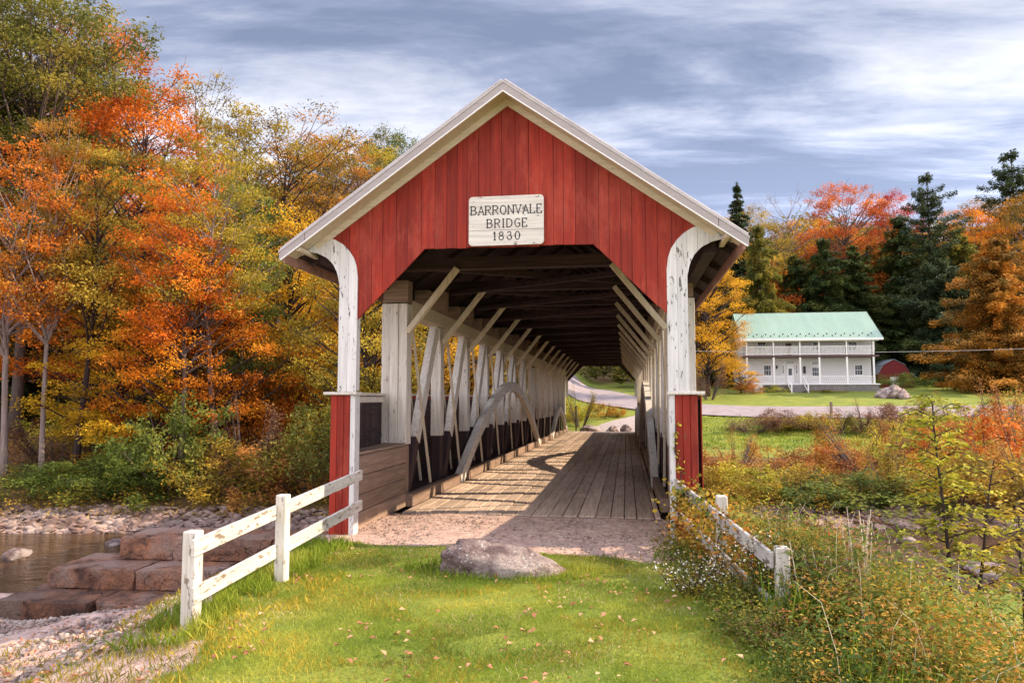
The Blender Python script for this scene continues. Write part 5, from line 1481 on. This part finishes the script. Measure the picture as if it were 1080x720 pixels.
def sapling(Hh, seed, lean, nb, pal, blen):
    def f(e):
        global rng
        rng = np.random.default_rng(seed); rnd = random.Random(seed); mb = MB(); lc = []; dr = []
        def st(u): return Vector((lean[0] * u * Hh + .03 * math.sin(u * 5), lean[1] * u * Hh, u * Hh))
        mb.tube([st(k / 8) for k in range(9)], [.018 * (1 - k / 9) + .004 for k in range(9)], 6, .3, False)
        for b_ in range(nb):
            u = .35 + .64 * b_ / nb; a = b_ * 2.4 + rnd.uniform(-.3, .3); L = blen * (1.15 - .75 * abs(u - .55)) * rnd.uniform(.7, 1.15)
            p0 = st(u); dv = Vector((math.cos(a), math.sin(a), .28)); p1 = p0 + dv * L * .5 + Vector((0, 0, .04)); p2 = p0 + dv * L + Vector((0, 0, -.06))
            mb.tube([p0, p1, p2], [.007, .005, .002], 4, .3, False)
            side = Vector((-math.sin(a), math.cos(a), 0))
            for k in range(int(L * 110)):
                w = rnd.uniform(.15, 1); c = p0.lerp(p1, w * 2) if w < .5 else p1.lerp(p2, w * 2 - 1)
                s_ = rnd.choice((-1, 1)); o_ = side * s_ * rnd.uniform(.02, .11)
                lc.append(np.array(c + o_ + Vector((0, 0, rnd.uniform(-.04, .03))))); dr.append(np.array(side * s_ + dv * .5 + Vector((0, 0, -.2))))
        mb.build('trunk', M['barkdark'], e)
        link('foliage', leaf_mesh('foliage', lc, rng.uniform(.05, .095, len(lc)), rng.random(len(lc)), .42, .9, np.array(dr)), P[pal], e)
    return f
x, y = gzp(1005, 712, -.62); plant_obj('sapling', x, y, 'slim dark-stemmed sapling with yellow-green leaves at the right foreground', 'sapling', sapling(2.4, 3, (-.02, 0), 34, 'yellowgreen', .42))
x, y = gzp(1018, 700, -.62); plant_obj('sapling', x, y, 'leaning second sapling stem with golden leaves beside the slim dark one', 'sapling', sapling(1.9, 4, (.22, .05), 16, 'olivegold', .45))
x, y = gzp(1076, 690, -.7); plant_obj('sapling', x, y, 'yellow-leaved sapling cut off by the right edge', 'sapling', sapling(1.7, 6, (.05, 0), 18, 'yellowgreen', .5))

plant_obj('vine', .8, 9.6, 'tangled brown and gold creeper along the lower rail of the right fence', 'vine', vine([(.64, 10.0, .3), (.78, 9.5, .42), (.9, 9.0, .2), (1.0, 8.5, .25), (1.14, 8.0, .1), (1.26, 7.3, .15)], 9, 240, .11, 'rustshrub', .05))
plant_obj('vine', .82, 9.4, 'dense green creeper bunched on the top rail beside the right red post', 'vine', vine([(.66, 10.1, .7), (.78, 9.6, .78), (.88, 9.1, .68), (.98, 8.65, .72)], 10, 110, .07, 'green', .055))
# ------------------------------------------------------------------ light
SUN_TRAVEL = Vector((-.965, -.20, 0)).normalized(); EL = R(34)
dirv = Vector((SUN_TRAVEL.x * math.cos(EL), SUN_TRAVEL.y * math.cos(EL), -math.sin(EL)))
sd = bpy.data.lights.new('sun', 'SUN'); sd.energy = 5.0; sd.angle = R(.53); sd.color = (1, .80, .56)
so = bpy.data.objects.new('sun', sd); C.objects.link(so); so.rotation_euler = dirv.to_track_quat('-Z', 'Y').to_euler()
w = bpy.data.worlds.new('World'); sc.world = w; w.use_nodes = True
nt = w.node_tree; nt.nodes.clear()
def N(ty): return nt.nodes.new(ty)
sky = N('ShaderNodeTexSky'); sky.sky_type = 'NISHITA'; sky.sun_disc = False; sky.sun_elevation = EL
sky.sun_rotation = math.atan2(.965, .20); sky.air_density = 1.0; sky.dust_density = 1.0
tc = N('ShaderNodeTexCoord'); sep = N('ShaderNodeSeparateXYZ'); nt.links.new(tc.outputs['Generated'], sep.inputs[0])
def mth(op, a, b=0.0):
    m_ = N('ShaderNodeMath'); m_.operation = op
    for inp, v in zip(m_.inputs, (a, b)):
        if isinstance(v, (int, float)): inp.default_value = v
        else: nt.links.new(v, inp)
    return m_.outputs[0]
zz = mth('MAXIMUM', mth('ADD', sep.outputs[2], .10), .03)
cx = mth('DIVIDE', sep.outputs[0], zz); cy = mth('DIVIDE', sep.outputs[1], zz)
cmb = N('ShaderNodeCombineXYZ'); nt.links.new(cx, cmb.inputs[0]); nt.links.new(cy, cmb.inputs[1])
mp = N('ShaderNodeMapping'); mp.inputs['Rotation'].default_value = (0, 0, R(-9)); mp.inputs['Scale'].default_value = (.42, 1.25, 1); mp.inputs['Location'].default_value = (2.3, .7, 0)
nt.links.new(cmb.outputs[0], mp.inputs['Vector'])
def wn(scale, det, rough, dist=0):
    n_ = N('ShaderNodeTexNoise'); n_.inputs['Scale'].default_value = scale; n_.inputs['Detail'].default_value = det; n_.inputs['Roughness'].default_value = rough; n_.inputs['Distortion'].default_value = dist
    nt.links.new(mp.outputs[0], n_.inputs['Vector']); return n_.outputs['Fac']
c1 = wn(.9, 9, .62, .5); c2 = wn(2.8, 8, .64, .5)
cf = mth('ADD', mth('MULTIPLY', c1, .74), mth('MULTIPLY', c2, .26))
rp = N('ShaderNodeValToRGB'); el = rp.color_ramp.elements
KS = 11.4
for k_, (p_, c_) in enumerate([(.41, (.125, .15, .225)), (.46, (.18, .205, .29)), (.51, (.29, .31, .385)), (.59, (.45, .455, .50))]):
    if k_ > 1: el.new(.5)
    el[k_].position = p_; el[k_].color = (*c_, 1)
nt.links.new(cf, rp.inputs[0])
gn = N('ShaderNodeMix'); gn.data_type = 'RGBA'; gn.blend_type = 'MULTIPLY'; gn.inputs[0].default_value = 1
nt.links.new(rp.outputs[0], gn.inputs[6]); 
def sstep(v, a, b):
    m_ = N('ShaderNodeMapRange'); m_.interpolation_type = 'SMOOTHSTEP'; m_.inputs[1].default_value = a; m_.inputs[2].default_value = b; nt.links.new(v, m_.inputs[0]); return m_.outputs[0]
bo_ = mth('MULTIPLY', mth('ADD', 1.0, mth('ADD', mth('MULTIPLY', sstep(sep.outputs[2], .5, .9), 2.6), mth('MULTIPLY', sstep(mth('MULTIPLY', sep.outputs[1], -1.0), .0, .7), 1.15))), KS)  # unseen sky overhead and behind camera brightened, added fill for camera-facing sides
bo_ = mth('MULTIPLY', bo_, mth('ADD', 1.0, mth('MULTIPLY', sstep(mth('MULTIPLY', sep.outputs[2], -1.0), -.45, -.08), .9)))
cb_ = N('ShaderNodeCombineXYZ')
bk_ = sstep(mth('MULTIPLY', sep.outputs[1], -1.0), .0, .6)  # mask that tints the added fill behind the camera warm
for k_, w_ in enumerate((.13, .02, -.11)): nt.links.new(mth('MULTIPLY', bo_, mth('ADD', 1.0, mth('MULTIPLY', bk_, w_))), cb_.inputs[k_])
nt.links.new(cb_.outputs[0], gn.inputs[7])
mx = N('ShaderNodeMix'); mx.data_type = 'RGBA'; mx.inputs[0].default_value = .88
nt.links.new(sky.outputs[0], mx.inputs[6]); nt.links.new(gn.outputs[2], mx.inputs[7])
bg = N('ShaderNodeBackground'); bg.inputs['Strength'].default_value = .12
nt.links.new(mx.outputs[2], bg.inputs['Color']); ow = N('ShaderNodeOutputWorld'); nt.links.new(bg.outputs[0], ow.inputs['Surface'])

sc.view_settings.view_transform = 'Standard'; sc.view_settings.look = 'None'; sc.view_settings.gamma = 1.0
sc.view_settings.exposure = 0.68
sc.cycles.max_bounces = 8; sc.cycles.diffuse_bounces = 4; sc.cycles.transmission_bounces = 3; sc.cycles.transparent_max_bounces = 4
sc.cycles.use_denoising = True
